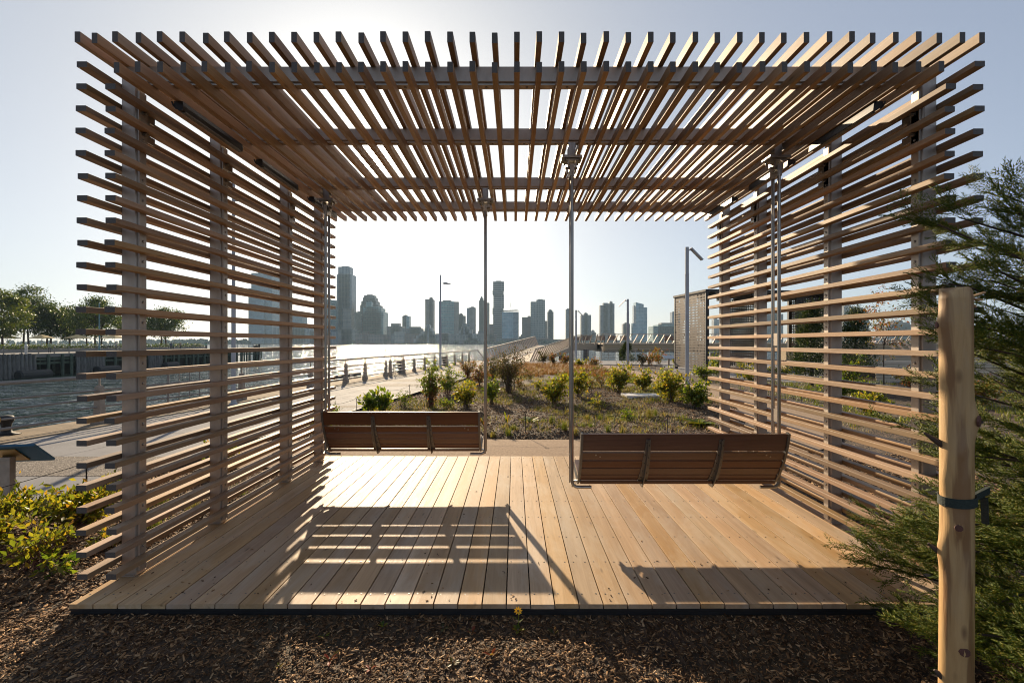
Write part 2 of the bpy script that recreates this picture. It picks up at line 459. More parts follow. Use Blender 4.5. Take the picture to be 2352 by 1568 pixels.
M['petal'] = leaf('yellow_petal', [(0.0, (0.75, 0.36, 0.01)), (1.0, (0.85, 0.46, 0.02))], 0.3)
M['chips'] = leaf('mulch_chip', [(0.0, (0.03, 0.016, 0.008)), (0.3, (0.09, 0.047, 0.022)), (0.65, (0.20, 0.112, 0.053)), (0.88, (0.35, 0.21, 0.105)), (1.0, (0.48, 0.33, 0.19))], 0.0, 0.75, 0.12)

def special_mats():
    # mulch ground
    m, nt, b = nmat('mulch_ground')
    tc = nd(nt, 'TexCoord'); p = tc.outputs['Object']
    v = nd(nt, 'TexVoronoi', ins={'Scale': 42.0}); nt.links.new(vmath(nt, 'MULTIPLY', p, (1, 0.6, 1)), v.inputs['Vector'])
    n1 = noise(nt, p, 0.9, 5, 0.6); n2 = noise(nt, p, 30, 4)
    col = ramp(nt, v.outputs['Color'], [(0.1, (0.02, 0.011, 0.006)), (0.55, (0.062, 0.034, 0.018)), (0.9, (0.14, 0.082, 0.045))])
    col = mixc(nt, ramp(nt, n1, [(0.4, (0,0,0)), (0.7, (0.45,)*3)]), col, (0.06, 0.055, 0.022))
    nt.links.new(col, b.inputs['Base Color']); b.inputs['Roughness'].default_value = 0.9
    bump(nt, b, math_(nt, 'ADD', v.outputs['Distance'], n2), 0.8, 0.03)
    M['mulch'] = m
    # exposed aggregate paving
    m, nt, b = nmat('aggregate_paving')
    tc = nd(nt, 'TexCoord'); p = tc.outputs['Object']
    v = nd(nt, 'TexVoronoi', ins={'Scale': 70.0}); nt.links.new(p, v.inputs['Vector'])
    n1 = noise(nt, p, 1.5, 4)
    col = ramp(nt, nd(nt, 'SeparateColor', ins={0: v.outputs['Color']}).outputs[0], [(0.1, (0.07, 0.058, 0.048)), (0.5, (0.14, 0.12, 0.10)), (0.95, (0.3, 0.26, 0.22))])
    col = mixc(nt, ramp(nt, n1, [(0.4, (0,0,0)), (0.7, (0.3,)*3)]), col, (0.16, 0.14, 0.12))
    nt.links.new(col, b.inputs['Base Color']); b.inputs['Roughness'].default_value = 0.85; b.inputs['Specular IOR Level'].default_value = 0.15
    bump(nt, b, v.outputs['Distance'], 0.5, 0.01)
    M['aggregate'] = m
    # river water
    m, nt, b = nmat('river_water')
    tc = nd(nt, 'TexCoord'); p = tc.outputs['Object']
    w1 = noise(nt, vmath(nt, 'MULTIPLY', p, (0.42, 1.0, 1)), 0.6, 4, 0.6, 0.5)
    w2 = noise(nt, vmath(nt, 'MULTIPLY', p, (0.6, 1.0, 1)), 0.16, 3, 0.5, 0.3)
    w3 = noise(nt, p, 0.02, 3, 0.5)
    h = math_(nt, 'ADD', math_(nt, 'MULTIPLY', w1, 0.55), math_(nt, 'MULTIPLY', w2, 1.2))
    col = ramp(nt, w3, [(0.35, (0.008, 0.026, 0.02)), (0.65, (0.014, 0.036, 0.03))])
    nt.links.new(col, b.inputs['Base Color'])
    b.inputs['Roughness'].default_value = 0.07; b.inputs['IOR'].default_value = 1.33
    b.inputs['Specular IOR Level'].default_value = 0.55
    bump(nt, b, h, 1.0, 2.0)
    M['water'] = m
    # peeled log
    m, nt, b = nmat('peeled_log')
    tc = nd(nt, 'TexCoord'); p = tc.outputs['Object']
    g = noise(nt, vmath(nt, 'MULTIPLY', p, (30, 30, 3)), 1.0, 5, 0.6, 1.0)
    st = noise(nt, vmath(nt, 'MULTIPLY', p, (26, 26, 1.7)), 1.0, 3, 0.5, 0.4)
    st2 = noise(nt, vmath(nt, 'MULTIPLY', p, (7, 7, 2.5)), 1.0, 4, 0.6, 0.5)
    col = ramp(nt, g, [(0.3, (0.42, 0.245, 0.095)), (0.7, (0.56, 0.36, 0.16))])
    col = mixc(nt, ramp(nt, st, [(0.52, (0,0,0)), (0.60, (0.8,)*3)]), col, (0.22, 0.105, 0.04))
    col = mixc(nt, ramp(nt, st2, [(0.5, (0,0,0)), (0.72, (0.5,)*3)]), col, (0.42, 0.31, 0.19))
    v = nd(nt, 'TexVoronoi', ins={'Scale': 1.0}); nt.links.new(vmath(nt, 'MULTIPLY', p, (13, 13, 5.5)), v.inputs['Vector'])
    col = mixc(nt, ramp(nt, v.outputs['Distance'], [(0.07, (0.9,)*3), (0.2, (0,)*3)]), col, (0.13, 0.06, 0.025))
    nt.links.new(col, b.inputs['Base Color']); b.inputs['Roughness'].default_value = 0.55
    bump(nt, b, math_(nt, 'ADD', g, math_(nt, 'MULTIPLY', v.outputs['Distance'], -0.4)), 0.4, 0.006)
    M['log'] = m
    # clothed person, by height
    m, nt, b = nmat('person_clothes')
    tc = nd(nt, 'TexCoord'); oi = nd(nt, 'ObjectInfo')
    z = nd(nt, 'SeparateXYZ', ins={0: tc.outputs['Object']}).outputs[2]
    top = nd(nt, 'HueSaturation', ins={'Color': c4((0.16, 0.09, 0.10)), 'Hue': oi.outputs['Random'], 'Value': math_(nt, 'MULTIPLY_ADD', oi.outputs['Random'], 2.2, 0.3)}).outputs[0]
    c = mixc(nt, math_(nt, 'GREATER_THAN', z, 0.92), (0.02, 0.022, 0.03), top)
    c = mixc(nt, math_(nt, 'GREATER_THAN', z, 1.48), c, (0.30, 0.19, 0.13))
    c = mixc(nt, math_(nt, 'GREATER_THAN', z, 1.66), c, (0.03, 0.02, 0.015))
    nt.links.new(c, b.inputs['Base Color']); b.inputs['Roughness'].default_value = 0.8
    M['person'] = m
special_mats()

# ------------------------------------------------------------------ terrain
rng = np.random.default_rng(11)
def x_rail(y): return -8.64 + 0.161 * (y - 9.94)      # line of the waterfront railing
def x_edge(y): return -4.95 + 0.157 * (y - 5.08)      # edge between promenade and garden
SEA = 0.75                                             # quay edge beyond the railing
DX0, DX1, DY0, DY1, DZ = -2.72, 2.915, 2.913, 6.70, 0.10

_w = [(rng.uniform(0, 6.28), f, rng.uniform(0, 6.28), a) for f, a in ((0.9, .020), (1.7, .016), (3.1, .012), (5.3, .009), (9.1, .006), (14.0, .004)) for _ in range(2)]
def lump(x, y):
    z = 0
    for (th, f, ph, a) in _w:
        z = z + a * np.sin(f * (x*math.cos(th) + y*math.sin(th)) + ph)
    return z
# path centre line behind the deck and through the garden
PATH = [(-4.45, 7.35), (-2.5, 7.55), (0, 7.6), (2.5, 7.62), (4.6, 8.3), (6.0, 10.2), (6.9, 13.2), (7.25, 16.5), (7.05, 20), (6.7, 24), (6.3, 29), (6.2, 35.5)]
def resample(pts, n):
    P = np.array(pts, float); s = np.r_[0, np.cumsum(np.linalg.norm(np.diff(P, axis=0), axis=1))]
    # smooth with Catmull-Rom style: chaikin twice
    for _ in range(3):
        Q = [P[0]]
        for a, b in zip(P[:-1], P[1:]): Q += [a*0.75+b*0.25, a*0.25+b*0.75]
        Q.append(P[-1]); P = np.array(Q)
    s = np.r_[0, np.cumsum(np.linalg.norm(np.diff(P, axis=0), axis=1))]
    t = np.linspace(0, s[-1], n)
    return np.stack([np.interp(t, s, P[:, 0]), np.interp(t, s, P[:, 1])], 1)
PC = resample(PATH, 90)
def path_dist(x, y):
    x = np.atleast_1d(x); y = np.atleast_1d(y)
    return np.sqrt(((x[:, None]-PC[None, :, 0])**2 + (y[:, None]-PC[None, :, 1])**2).min(axis=1))
PW = 0.86
def ground_z(x, y):
    """height of the mulch"""
    x = np.atleast_1d(np.asarray(x, float)); y = np.atleast_1d(np.asarray(y, float))
    z = lump(x, y)
    # gentle mound in the garden
    z += 0.16*np.exp(-(((x-1.6)/4.5)**2 + ((y-18.0)/7.0)**2))
    dk = np.maximum(np.maximum(DX0-x, x-DX1), np.maximum(DY0-y, y-DY1))
    k = np.clip((dk+0.02)/0.35, 0, 1); z = z*k + (1-k)*(0.030) + 0.02*np.exp(-((dk-0.35)/0.2)**2)
    pe = np.clip((x - x_edge(y) - 0.02)/0.5, 0, 1); z = z*pe + (1-pe)*(-0.06)
    pd = path_dist(x, y); pk = np.clip((pd-PW-0.02)/0.4, 0, 1); z = z*pk + (1-pk)*(-0.05)
    far = np.clip((38.0-y)/4.0, 0, 1); z = z*far + (1-far)*(-0.06)
    return z

def grid_ground():
    xs = np.unique(np.concatenate([np.linspace(-60, -14, 8), np.linspace(-14, -5.2, 16), np.linspace(-5.2, 5.5, 190), np.linspace(5.5, 16, 60), np.linspace(16, 140, 14)]))
    ys = np.unique(np.concatenate([np.linspace(-25, 1.0, 8), np.linspace(1.0, 3.2, 70), np.linspace(3.2, 10, 90), np.linspace(10, 26, 90), np.linspace(26, 44, 30)]))
    X, Y = np.meshgrid(xs, ys)
    # the left border follows the quay
    lo = x_rail(Y) - SEA
    X = np.maximum(X, lo)
    Z = ground_z(X.ravel(), Y.ravel())
    V = np.stack([X.ravel(), Y.ravel(), Z], 1)
    nx, ny = len(xs), len(ys)
    i = np.arange(nx-1)[None, :] + nx*np.arange(ny-1)[:, None]
    F = np.stack([i, i+1, i+1+nx, i+nx], -1).reshape(-1, 4)
    keep = (X.ravel()[F[:, 1]] - X.ravel()[F[:, 0]]) > 1e-5
    o = link('ground', np_mesh('ground', V, F[keep], M['mulch'], True))
    props(o, 'brown bark mulch ground around the deck and in the garden', None, None, 'structure')
    # sheet below the quay: the sea wall
    b = MB()
    ya, yb = -25.0, 44.0
    xa, xb = x_rail(ya)-SEA, x_rail(yb)-SEA
    b.add([(xa, ya, -6), (xb, yb, -6), (xb, yb, -0.07), (xa, ya, -0.07), (xa-0.5, ya, -6), (xb-0.5, yb, -6), (xb-0.5, yb, -0.07), (xa-0.5, ya, -0.07)],
          [(4,5,6,7), (7,6,2,3), (0,1,2,3), (5,1,2,6), (4,0,3,7)])
    o = b.build('sea_wall', M['seawall']); props(o, None, None, None, 'structure')
    b = MB().box(xb-0.4, 140, 43.85, 44.35, -6, -0.03)
    o = b.build('sea_wall', M['seawall']); props(o, None, None, None, 'structure')
grid_ground()

def water_and_shore():
    s = 2600
    me = np_mesh('water', [(-s, -200, -3.4), (s, -200, -3.4), (s, 1420, -3.4), (-s, 1420, -3.4)], [(0, 1, 2, 3)], M['water'])
    o = link('water', me); props(o, None, None, None, 'structure')
    b = MB()
    n = 60; xs = np.linspace(-s, s, n)
    top = []; 
    for i in range(n-1):
        x0, x1 = xs[i], xs[i+1]
        b.box(x0, x1, 1372, 2700, -5, -1.2)
    o = b.build('far_shore', M['shore']); props(o, None, None, None, 'structure')
water_and_shore()

def promenade():
    base = MB()
    y0, y1 = -12, 43.8
    base.add([(x_rail(y0)-SEA+0.02, y0, -0.02), (x_edge(y0), y0, -0.02), (x_edge(y1), y1, -0.02), (x_rail(y1)-SEA+0.02, y1, -0.02)], [(0,1,2,3)])
    o = base.build('promenade', M['pavebase']); props(o, None, None, None, 'structure')
    rows = [(-6,-3,'c'),(-3,0,'c'),(0,2.6,'c'),(2.6,4.5,'c'),(4.5,6.05,'c'),(6.05,7.1,'a'),(7.1,8.9,'c'),(8.9,10.6,'c'),(10.6,12.4,'c'),(12.4,12.8,'a'),(12.8,15,'c'),(15,16.9,'c'),
            (16.9,18.4,'c'),(18.4,19.5,'a'),(19.5,20.6,'c'),(20.6,22,'a'),(22,23.5,'c'),(23.5,25.4,'a'),(25.4,27.5,'c'),(27.5,30,'a'),(30,33,'c'),(33,36,'a'),(36,40,'c'),(40,43.7,'c')]
    g = 0.012
    r = random.Random(4)
    for (ya, yb, k) in rows:
        a0 = lambda y: x_rail(y)+0.42
        a1 = lambda y: x_edge(y)-0.015
        cuts = [0, 0.5+r.uniform(-.12, .12), 1] if k == 'c' else [0, 1]
        for c0, c1 in zip(cuts[:-1], cuts[1:]):
            P = []
            for (y, c, sx) in ((ya+g/2, c0, g/2), (ya+g/2, c1, -g/2), (yb-g/2, c1, -g/2), (yb-g/2, c0, g/2)):
                P.append((a0(y)+(a1(y)-a0(y))*c+sx, y))
            b = MB().prism(P, 2, -0.018, 0.0 + (0.002 if k == 'a' else 0.0))
            cx = sum(p[0] for p in P)/4; cy = sum(p[1] for p in P)/4
            q = b.build('paving_slab', M['concrete'] if k == 'c' else M['aggregate'], o)
    # coping stones along the quay
    y = -6.0
    while y < 43:
        ln = r.uniform(2.2, 3.0); ye = min(y+ln, 43.7)
        P = [(x_rail(y)-SEA, y+g/2), (x_rail(y)+0.41, y+g/2), (x_rail(ye)+0.41, ye-g/2), (x_rail(ye)-SEA, ye-g/2)]
        MB().prism(P, 2, -0.068 if False else -0.018, 0.012+r.uniform(0, .006)).build('coping_stone', M['coping'], o)
        y = ye
    # steel edging against the mulch
    b = MB()
    b.bar((x_edge(-6)+0.006, -6, 0.0), (x_edge(36)+0.006, 36, 0.0), 0.012, 0.09)
    b.build('steel_edging', M['iron'], o)
    # far plaza between garden and the timber bridge
    b = MB()
    b.prism([(x_edge(36.2)+0.03, 36.2), (140, 33.0), (140, 43.8), (x_edge(43.7)+0.03, 43.7)], 2, -0.04, 0.01)
    q = b.build('plaza', M['concrete']); props(q, None, None, None, 'structure')
    b = MB()
    b.prism([(9.0, 20.5), (60, 16.0), (140, 10.0), (140, 32.9), (11.0, 35.5), (9.6, 31.0)], 2, -0.04, 0.014)
    q = b.build('plaza', M['concrete']); props(q, None, None, None, 'structure')
    # gravel path
    d = np.gradient(PC, axis=0); d /= np.linalg.norm(d, axis=1)[:, None]
    nrm = np.stack([-d[:, 1], d[:, 0]], 1)
    w = PW*(1+0.04*np.sin(np.arange(len(PC))*0.9))[:, None]
    A = PC + nrm*w; B = PC - nrm*w; C = PC
    V = np.concatenate([np.c_[A, np.full(len(A), -0.02)], np.c_[C, np.full(len(A), 0.004)], np.c_[B, np.full(len(A), -0.02)]])
    n = len(PC); i = np.arange(n-1)
    F = np.concatenate([np.stack([i, i+n, i+n+1, i+1], 1), np.stack([i+n, i+2*n, i+2*n+1, i+n+1], 1)])
    me = np_mesh('garden_path', V, F, M['path'], True)
    q = link('garden_path', me); props(q, None, None, None, 'structure')
promenade()

# ------------------------------------------------------------------ timber deck
def chamfer_bar(hx, hy, hz, c, axis=1):
    """bar with its long edges eased, long axis Y"""
    poly = [(-hx+c, -hz), (hx-c, -hz), (hx, -hz+c), (hx, hz-c), (hx-c, hz), (-hx+c, hz), (-hx, hz-c), (-hx, -hz+c)]
    return MB().prism(poly, 1, -hy, hy)

def deck():
    t = thing('timber_deck', 'low deck of long tan timber boards with black edge rail on mulch', 'deck', ((DX0+DX1)/2, (DY0+DY1)/2, 0))
    n = 38; pitch = (DX1-DX0)/n
    b = chamfer_bar((pitch-0.0075)/2, (DY1-DY0)/2, 0.014, 0.0012)
    me = b.mesh('plank', M['deck']); recalc(me)
    r = random.Random(3)
    for i in range(n):
        o = link('plank', me, t, (DX0+pitch*(i+.5), (DY0+DY1)/2 + r.uniform(-.003, .003), DZ-0.014+r.uniform(-.001, .001)))
    b = MB()
    z1 = DZ-0.030
    b.box(DX0, DX1, DY0+0.012, DY0+0.05, -0.04, z1)
    b.box(DX0, DX1, DY0+0.004, DY0+0.012, z1-0.012, z1)
    b.box(DX0, DX1, DY0+0.006, DY0+0.012, z1-0.035, z1-0.027)
    b.box(DX0, DX0+0.04, DY0+0.051, DY1-0.051, -0.04, z1)
    b.box(DX1-0.04, DX1, DY0+0.051, DY1-0.051, -0.04, z1)
    b.box(DX0, DX1, DY1-0.05, DY1-0.012, -0.04, z1)
    b.build('edge_rail', M['fascia'], t)
    b = MB()
    for k in range(9):
        y = DY0+0.12+k*(DY1-DY0-0.24)/8
        b.box(DX0+0.05, DX1-0.05, y-0.02, y+0.02, 0.0, z1-0.001)
    b.build('joists', M['fascia'], t)
    b = MB()
    for i in range(n):
        for k in range(9):
            y = DY0+0.12+k*(DY1-DY0-0.24)/8
            for s in (-1, 1):
                b.lathe([(0.0056, 0), (0.0056, 0.0016)], (DX0+pitch*(i+.5)+s*pitch*.3+r.uniform(-.004, .004), y+r.uniform(-.006, .006), DZ), 6)
    o = b.build('screws', M['benchsteel'], t, fix=False); o['kind'] = 'stuff'
deck()

# ------------------------------------------------------------------ pergola
SY0, SY1 = 3.0, 6.69
EZ = EYE
XL_O, XL_I, XR_I, XR_O = (-2.752, -2.687), (-2.570, -2.508), (2.705, 2.768), (2.885, 2.950)
POSTY = [3.261, 4.204, 5.452, 6.387]
PD = 0.085
def pergola():
    t = thing('pergola', 'open pergola of slatted timber roof and two slatted walls on grey steel frame', 'pergola', (0.099, (SY0+SY1)/2, DZ))
    hy = (SY1-SY0)/2; ym = (SY0+SY1)/2
    up = chamfer_bar(0.018, hy, 0.0335, 0.0022).mesh('roof_slat', M['slat']); recalc(up)
    flat = chamfer_bar(0.0325, hy, 0.018, 0.0022).mesh('wall_slat', M['slat']); recalc(flat)
    r = random.Random(8)
    zu, zl = EZ+1.9145, EZ+1.728
    def jit(): return r.uniform(-.008, .008)
    xs_up = [-2.742] + [0.0146+.14*i for i in range(-19, 21)] + [2.94]
    for x in xs_up: link('roof_slat', up, t, (x, ym+jit(), zu))
    for i in range(-18, 20):
        link('roof_slat', up, t, (0.0146+.14*i, ym+jit(), zl))
    for xa, xb, j0, j1 in ((XL_O[0], XL_O[1], -11, 12), (XL_I[0], XL_I[1], -11, 11), (XR_I[0], XR_I[1], -11, 11), (XR_O[0], XR_O[1], -11, 12)):
        for j in range(j0, j1+1):
            link('wall_slat', flat, t, ((xa+xb)/2, ym+jit(), EZ+.066+.14*j))
    ztop = zu-0.0335
    for side in (-1, 1):
        xo = XL_O[1] if side < 0 else XR_O[0]      # outer face of the posts
        xi = XL_I[0] if side < 0 else XR_I[1]      # inner face
        for k, y in enumerate(POSTY):
            sgn = 1 if side < 0 else -1
            xm = xi - sgn*0.016
            b = MB()
            b.prism([(min(xo, xm)+.006, y), (max(xo, xm)-.006, y), (max(xo, xm), y+.006), (max(xo, xm), y+PD-.006), (max(xo, xm)-.006, y+PD), (min(xo, xm)+.006, y+PD), (min(xo, xm), y+PD-.006), (min(xo, xm), y+.006)], 2, DZ+0.002, ztop-0.001)
            p = b.build('post', M['steel'], t)
            b = MB().box(min(xm, xi), max(xm, xi), y+.012, y+PD-.012, DZ+.03, ztop-.16)
            b.build('slat_channel', M['steel'], p)
            b = MB().box(min(xo, xm)-.0+.001, max(xo, xm)-.001, y-.012, y+PD+.012, DZ+.0015, DZ+.012)
            b.build('base_plate', M['steel'], p)
            b = MB()
            for j in range(-10, 11):
                z = EZ+.066+.14*j-.07
                if (j + k) % 3 == 0: continue
                b.tube([(xi, y+PD*.5, z), (xi+sgn*.004, y+PD*.5, z), (xi+sgn*.006, y+PD*.5, z)], [.0095, .0085, .003], 10)
            for z in (EZ+1.58, EZ+1.44):
                b.tube([(xi, y+PD*.55, z), (xi+sgn*.012, y+PD*.55, z)], .018, 12)
                b.tube([(xi+sgn*.012, y+PD*.55, z), (xi+sgn*.028, y+PD*.55, z)], .012, 6)
            o = b.build('bolts', M['stainless'], p); o['kind'] = 'stuff'
            b = MB().box(min(xi, xi-sgn*.004), max(xi, xi-sgn*.004)+.001, y+.004, y+PD-.004, EZ+1.38, EZ+1.64)
            b.build('gusset_plate', M['steel'], p)
            b = MB()
            b.box(min(xm, xm+sgn*.01), max(xm, xm+sgn*.01), y+PD, y+PD+.028, EZ+1.40, EZ+1.62)
            b.box(min(xm, xm+sgn*.01), max(xm, xm+sgn*.01), y+PD+.028, y+PD+.075, EZ+1.545, EZ+1.62)
            b.box(min(xm, xm+sgn*.01), max(xm, xm+sgn*.01), y+PD+.028, y+PD+.075, EZ+1.40, EZ+1.45)
            b.build('bracket', M['stainless'], p)
            if k == 0:
                b = MB()
                pl = []
                x0, x1, z0, z1, rr = min(xo, xm)+.012, max(xo, xm)-.012, EZ+1.475, EZ+1.655, .012
                for cx, cz, a0 in ((x1-rr, z1-rr, 0), (x0+rr, z1-rr, 90), (x0+rr, z0+rr, 180), (x1-rr, z0+rr, 270)):
                    for a in (0, 30, 60, 90):
                        pl.append((cx+rr*math.cos(R(a0+a)), cz+rr*math.sin(R(a0+a))))
                b.prism(pl, 1, y-.003, y)
                for z in (z0+.02, z1-.02): b.tube([((x0+x1)/2, y-.006, z), ((x0+x1)/2, y-.003, z)], .006, 10)
                b.build('cover_plate', M['steel'], p)
    for k, y in enumerate(POSTY):
        b = MB()
        x0, x1 = XL_I[0]-.015, XR_I[1]+.015
        z0, z1 = zl+.0335+.014, ztop
        b.prism([(y+.006, z0), (y+PD-.006, z0), (y+PD, z0+.006), (y+PD, z1-.0005), (y, z1-.0005), (y, z0+.006)], 0, x0, x1)
        bm_ = b.build('beam', M['steel'], t)
        MB().box(x0, x1, y+.014, y+PD-.014, zl+.0335, z0-.0002).build('slat_channel', M['steel'], bm_)
        b = MB()
        for i in range(-18, 19):
            if i % 2: continue
            x = .0146+.14*i+.07
            b.tube([(x, y+PD/2, zl+.0335), (x, y+PD/2, zl+.0335-.006)], .0085, 8)
        o = b.build('bolts', M['stainless'], bm_); o['kind'] = 'stuff'
    # black linear lights under the roof along both walls
    for x in (-2.365, 2.56):
        for (ya, yb) in ((3.36, 4.1), (4.42, 5.15), (5.56, 6.27)):
            z1 = zl-.0335
            sx = 1 if x < 0 else -1
            b = MB().prism([(x-.03, z1), (x+.03, z1), (x+.034, z1-.03), (x+sx*.018+.012, z1-.06), (x+sx*.018-.02, z1-.064), (x-.034, z1-.03)], 1, ya, yb)
            for y in (ya+.01, yb-.01):
                b.tube([(x-sx*.02, y, z1-.05), (x-sx*.035, y-.012, z1-.03), (x-sx*.045, y-.01, z1-.004)], .006, 6)
            f = b.build('light_bar', M['black'], t)
            b = MB()
            for q in range(3):
                b.box(x+sx*.004+q*.012*sx-.003, x+sx*.004+q*.012*sx+.003, ya+.03, yb-.03, z1-.069, z1-.0585)
            b.build('light_lens', M['lens'], f)
pergola()

# ------------------------------------------------------------------ swing benches
def swing(xc, yc, label):
    t = thing('swing_bench', label, 'swing bench', (xc, yc, DZ), 'swing benches hung from the pergola')
    W = .91
    z0 = DZ
    # backrest curve, from its top edge down
    s = np.linspace(0, .50, 51); lean = np.radians(13 + 30*(s/.5)**1.3)
    cy = -.295 + np.concatenate([[0], np.cumsum(np.sin(lean[:-1])*.01)])
    cz = .835 - np.concatenate([[0], np.cumsum(np.cos(lean[:-1])*.01)])
    def cp(a):
        i = min(max(a/.5*50, 0), 50); return np.interp(i, range(51), cy), np.interp(i, range(51), cz), np.interp(i, range(51), lean)
    wb = W-.065
    for a0, a1 in ((0.0, .155), (.173, .243), (.256, .326), (.338, .408), (.420, .490)):
        pf, pb = [], []
        for a in np.linspace(a0, a1, 4):
            y, z, l = cp(a); ny, nz = math.cos(l), math.sin(l)     # towards the sitter
            pb.append((yc+y-ny*.0, z0+z-nz*.0)); pf.append((yc+y+ny*.022, z0+z+nz*.022))
        poly = pb + pf[::-1]
        MB().prism(poly, 0, xc-wb, xc+wb).build('back_slat', M['bench'], t)
    # seat slats
    yb0, zb0, _ = cp(.5)
    for k in range(5):
        ya = yb0-.022+k*.084; zz = zb0-.022+.017*k
        MB().prism([(yc+ya, z0+zz), (yc+ya+.0825, z0+zz+.0165), (yc+ya+.0785, z0+zz+.0405), (yc+ya-.004, z0+zz+.024)], 0, xc-wb, xc+wb).build('seat_slat', M['bench'], t)
    # curved end frames
    for sx in (-1, 1):
        b = MB()
        pa, pb = [], []
        for a in np.linspace(-.006, .5, 14):
            y, z, l = cp(max(a, 0)); ny, nz = math.cos(l), math.sin(l)
            if a < 0: z += .006
            pa.append((yc+y-ny*.012, z0+z-nz*.012)); pb.append((yc+y+ny*.032, z0+z+nz*.032))
        pa += [(yc+yb0+.06, z0+zb0-.045), (yc+yb0+.395, z0+zb0+.05)]
        pb += [(yc+yb0+.09, z0+zb0-.012), (yc+yb0+.395, z0+zb0+.066)]
        xa, xb = sorted((xc+sx*(wb+.001), xc+sx*(wb+.02)))
        n = len(pa)
        vs_ = []
        for x in (xa, xb):
            vs_ += [(x, p[0], p[1]) for p in pa] + [(x, p[0], p[1]) for p in pb]
        fs_ = []
        for i in range(n-1):
            fs_ += [(i, i+1, n+i+1, n+i), (2*n+i, 3*n+i, 3*n+i+1, 2*n+i+1), (i, 2*n+i, 2*n+i+1, i+1), (n+i, n+i+1, 3*n+i+1, 3*n+i)]
        fs_ += [(0, n, 3*n, 2*n), (n-1, 3*n-1, 4*n-1, 2*n-1)]
        b.add(vs_, fs_); b.build('end_frame', M['benchsteel'], t)
    # tapered brackets with a rib on the back
    for bx in (-.305, .305):
        b = MB(); A = np.linspace(.045, .5, 12)
        rowsL, rowsR, rib = [], [], []
        for a in A:
            y, z, l = cp(a); ny, nz = math.cos(l), math.sin(l)
            w = .019 + .024*(a-.045)/.455
            off = .0015
            rowsL.append((xc+bx-w, yc+y-ny*off, z0+z-nz*off)); rowsR.append((xc+bx+w, yc+y-ny*off, z0+z-nz*off))
            rib.append(((xc+bx, yc+y-ny*(off+.007), z0+z-nz*(off+.007)), (xc+bx, yc+y-ny*(.018+.03*(a/.5)), z0+z-nz*(.018+.03*(a/.5)))))
        n = len(A)
        for i in range(n-1):
            y, z, l = cp(A[i]); ny, nz = math.cos(l)*.007, math.sin(l)*.007
            q = [rowsL[i], rowsR[i], rowsR[i+1], rowsL[i+1]]
            q2 = [(p[0], p[1]-ny, p[2]-nz) for p in q]
            b.add(q+q2, [(0,1,2,3), (4,7,6,5), (0,4,5,1), (1,5,6,2), (2,6,7,3), (3,7,4,0)])
            f, g_ = rib[i], rib[i+1]
            for dx in (0,):
                qa = [f[0], f[1], g_[1], g_[0]]
                L = [(p[0]-.004, p[1], p[2]) for p in qa]; Rr = [(p[0]+.004, p[1], p[2]) for p in qa]
                b.add(L+Rr, [(0,1,2,3), (4,7,6,5), (0,4,5,1), (1,5,6,2), (2,6,7,3), (3,7,4,0)])
        # rounded toe below the seat and arm under the seat slats
        y, z, l = cp(.5)
        b.prism([(yc+y-.045, z0+z+.01), (yc+y+.0, z0+z-.0), (yc+y+.06, z0+z-.022), (yc+y+.385, z0+z+.050), (yc+y+.385, z0+z+.036), (yc+y+.05, z0+z-.055), (yc+y-.01, z0+z-.055), (yc+y-.035, z0+z-.03)], 0, xc+bx-.004, xc+bx+.004)
        br = b.build('back_bracket', M['benchsteel'], t)
        b = MB()
        for a in (.085, .2, .28, .365, .45):
            for sx in (-1, 1):
                y, z, l = cp(a+.012*sx); ny, nz = math.cos(l), math.sin(l)
                w = (.010+.012*(a/.5))*sx
                b.tube([(xc+bx+w, yc+y-ny*.008, z0+z-nz*.008), (xc+bx+w, yc+y-ny*.0115, z0+z-nz*.0115)], .0048, 8)
        o = b.build('bolts', M['black'], br); o['kind'] = 'stuff'
    b = MB()
    for sx in (-1, 1):
        for q in (-1, 1):
            y, z, l = cp(.20+.008*q); ny, nz = math.cos(l), math.sin(l)
            x = xc+sx*(wb-.13)+q*.018
            b.tube([(x, yc+y-ny*.0005, z0+z-nz*.0005), (x, yc+y-ny*.004, z0+z-nz*.004)], .007, 8)
    o = b.build('bolts', M['stainless'], t); o['kind'] = 'stuff'
    # hangers: pairs of rods, foot under the seat, clevis and plate at the beam
    zb = EZ+1.7615
    for sx in (-1, 1):
        x = xc+sx*W
        h = None
        b = MB()
        for dy, zt in ((-.048, EZ+1.50), (.052, EZ+1.50)):
            zf = z0+.325
            pts = [(x, yc+dy, zt), (x, yc+dy, zf+.05)]
            for a in (20, 45, 70, 90):
                pts.append((x-sx*.05*(1-math.cos(R(a))), yc+dy, zf+.05-.05*math.sin(R(a))))
            pts.append((x-sx*.17, yc+dy, zf))
            if dy > 0: pts = pts[:2] + [(x, yc+dy, zf+.01)]
            b.tube(pts, .0145, 12)
        b.bar((x, yc-.06, z0+.345), (x, yc+.12, z0+.36), .012, .035)
        b.bar((x-sx*.0, yc+.02, z0+.36), (xc+sx*(wb+.02), yc+.02, z0+.36), .04, .012)
        h = b.build('hanger_rods', M['stainless'], t, smooth=False)
        for z in (z0+.95, z0+1.62):
            MB().box(x-.007, x+.007, yc-.048, yc+.052, z-.055, z+.055).build('spacer_plate', M['steel'], h)
        b = MB()
        b.box(x-.032, x+.032, yc-.036, yc+.036, EZ+1.6385, zb-.0015)
        b.box(x-.09, x+.09, yc-.075, yc+.075, EZ+1.615, EZ+1.638)
        b.box(x-.07, x+.07, yc-.055, yc+.055, EZ+1.598, EZ+1.6145)
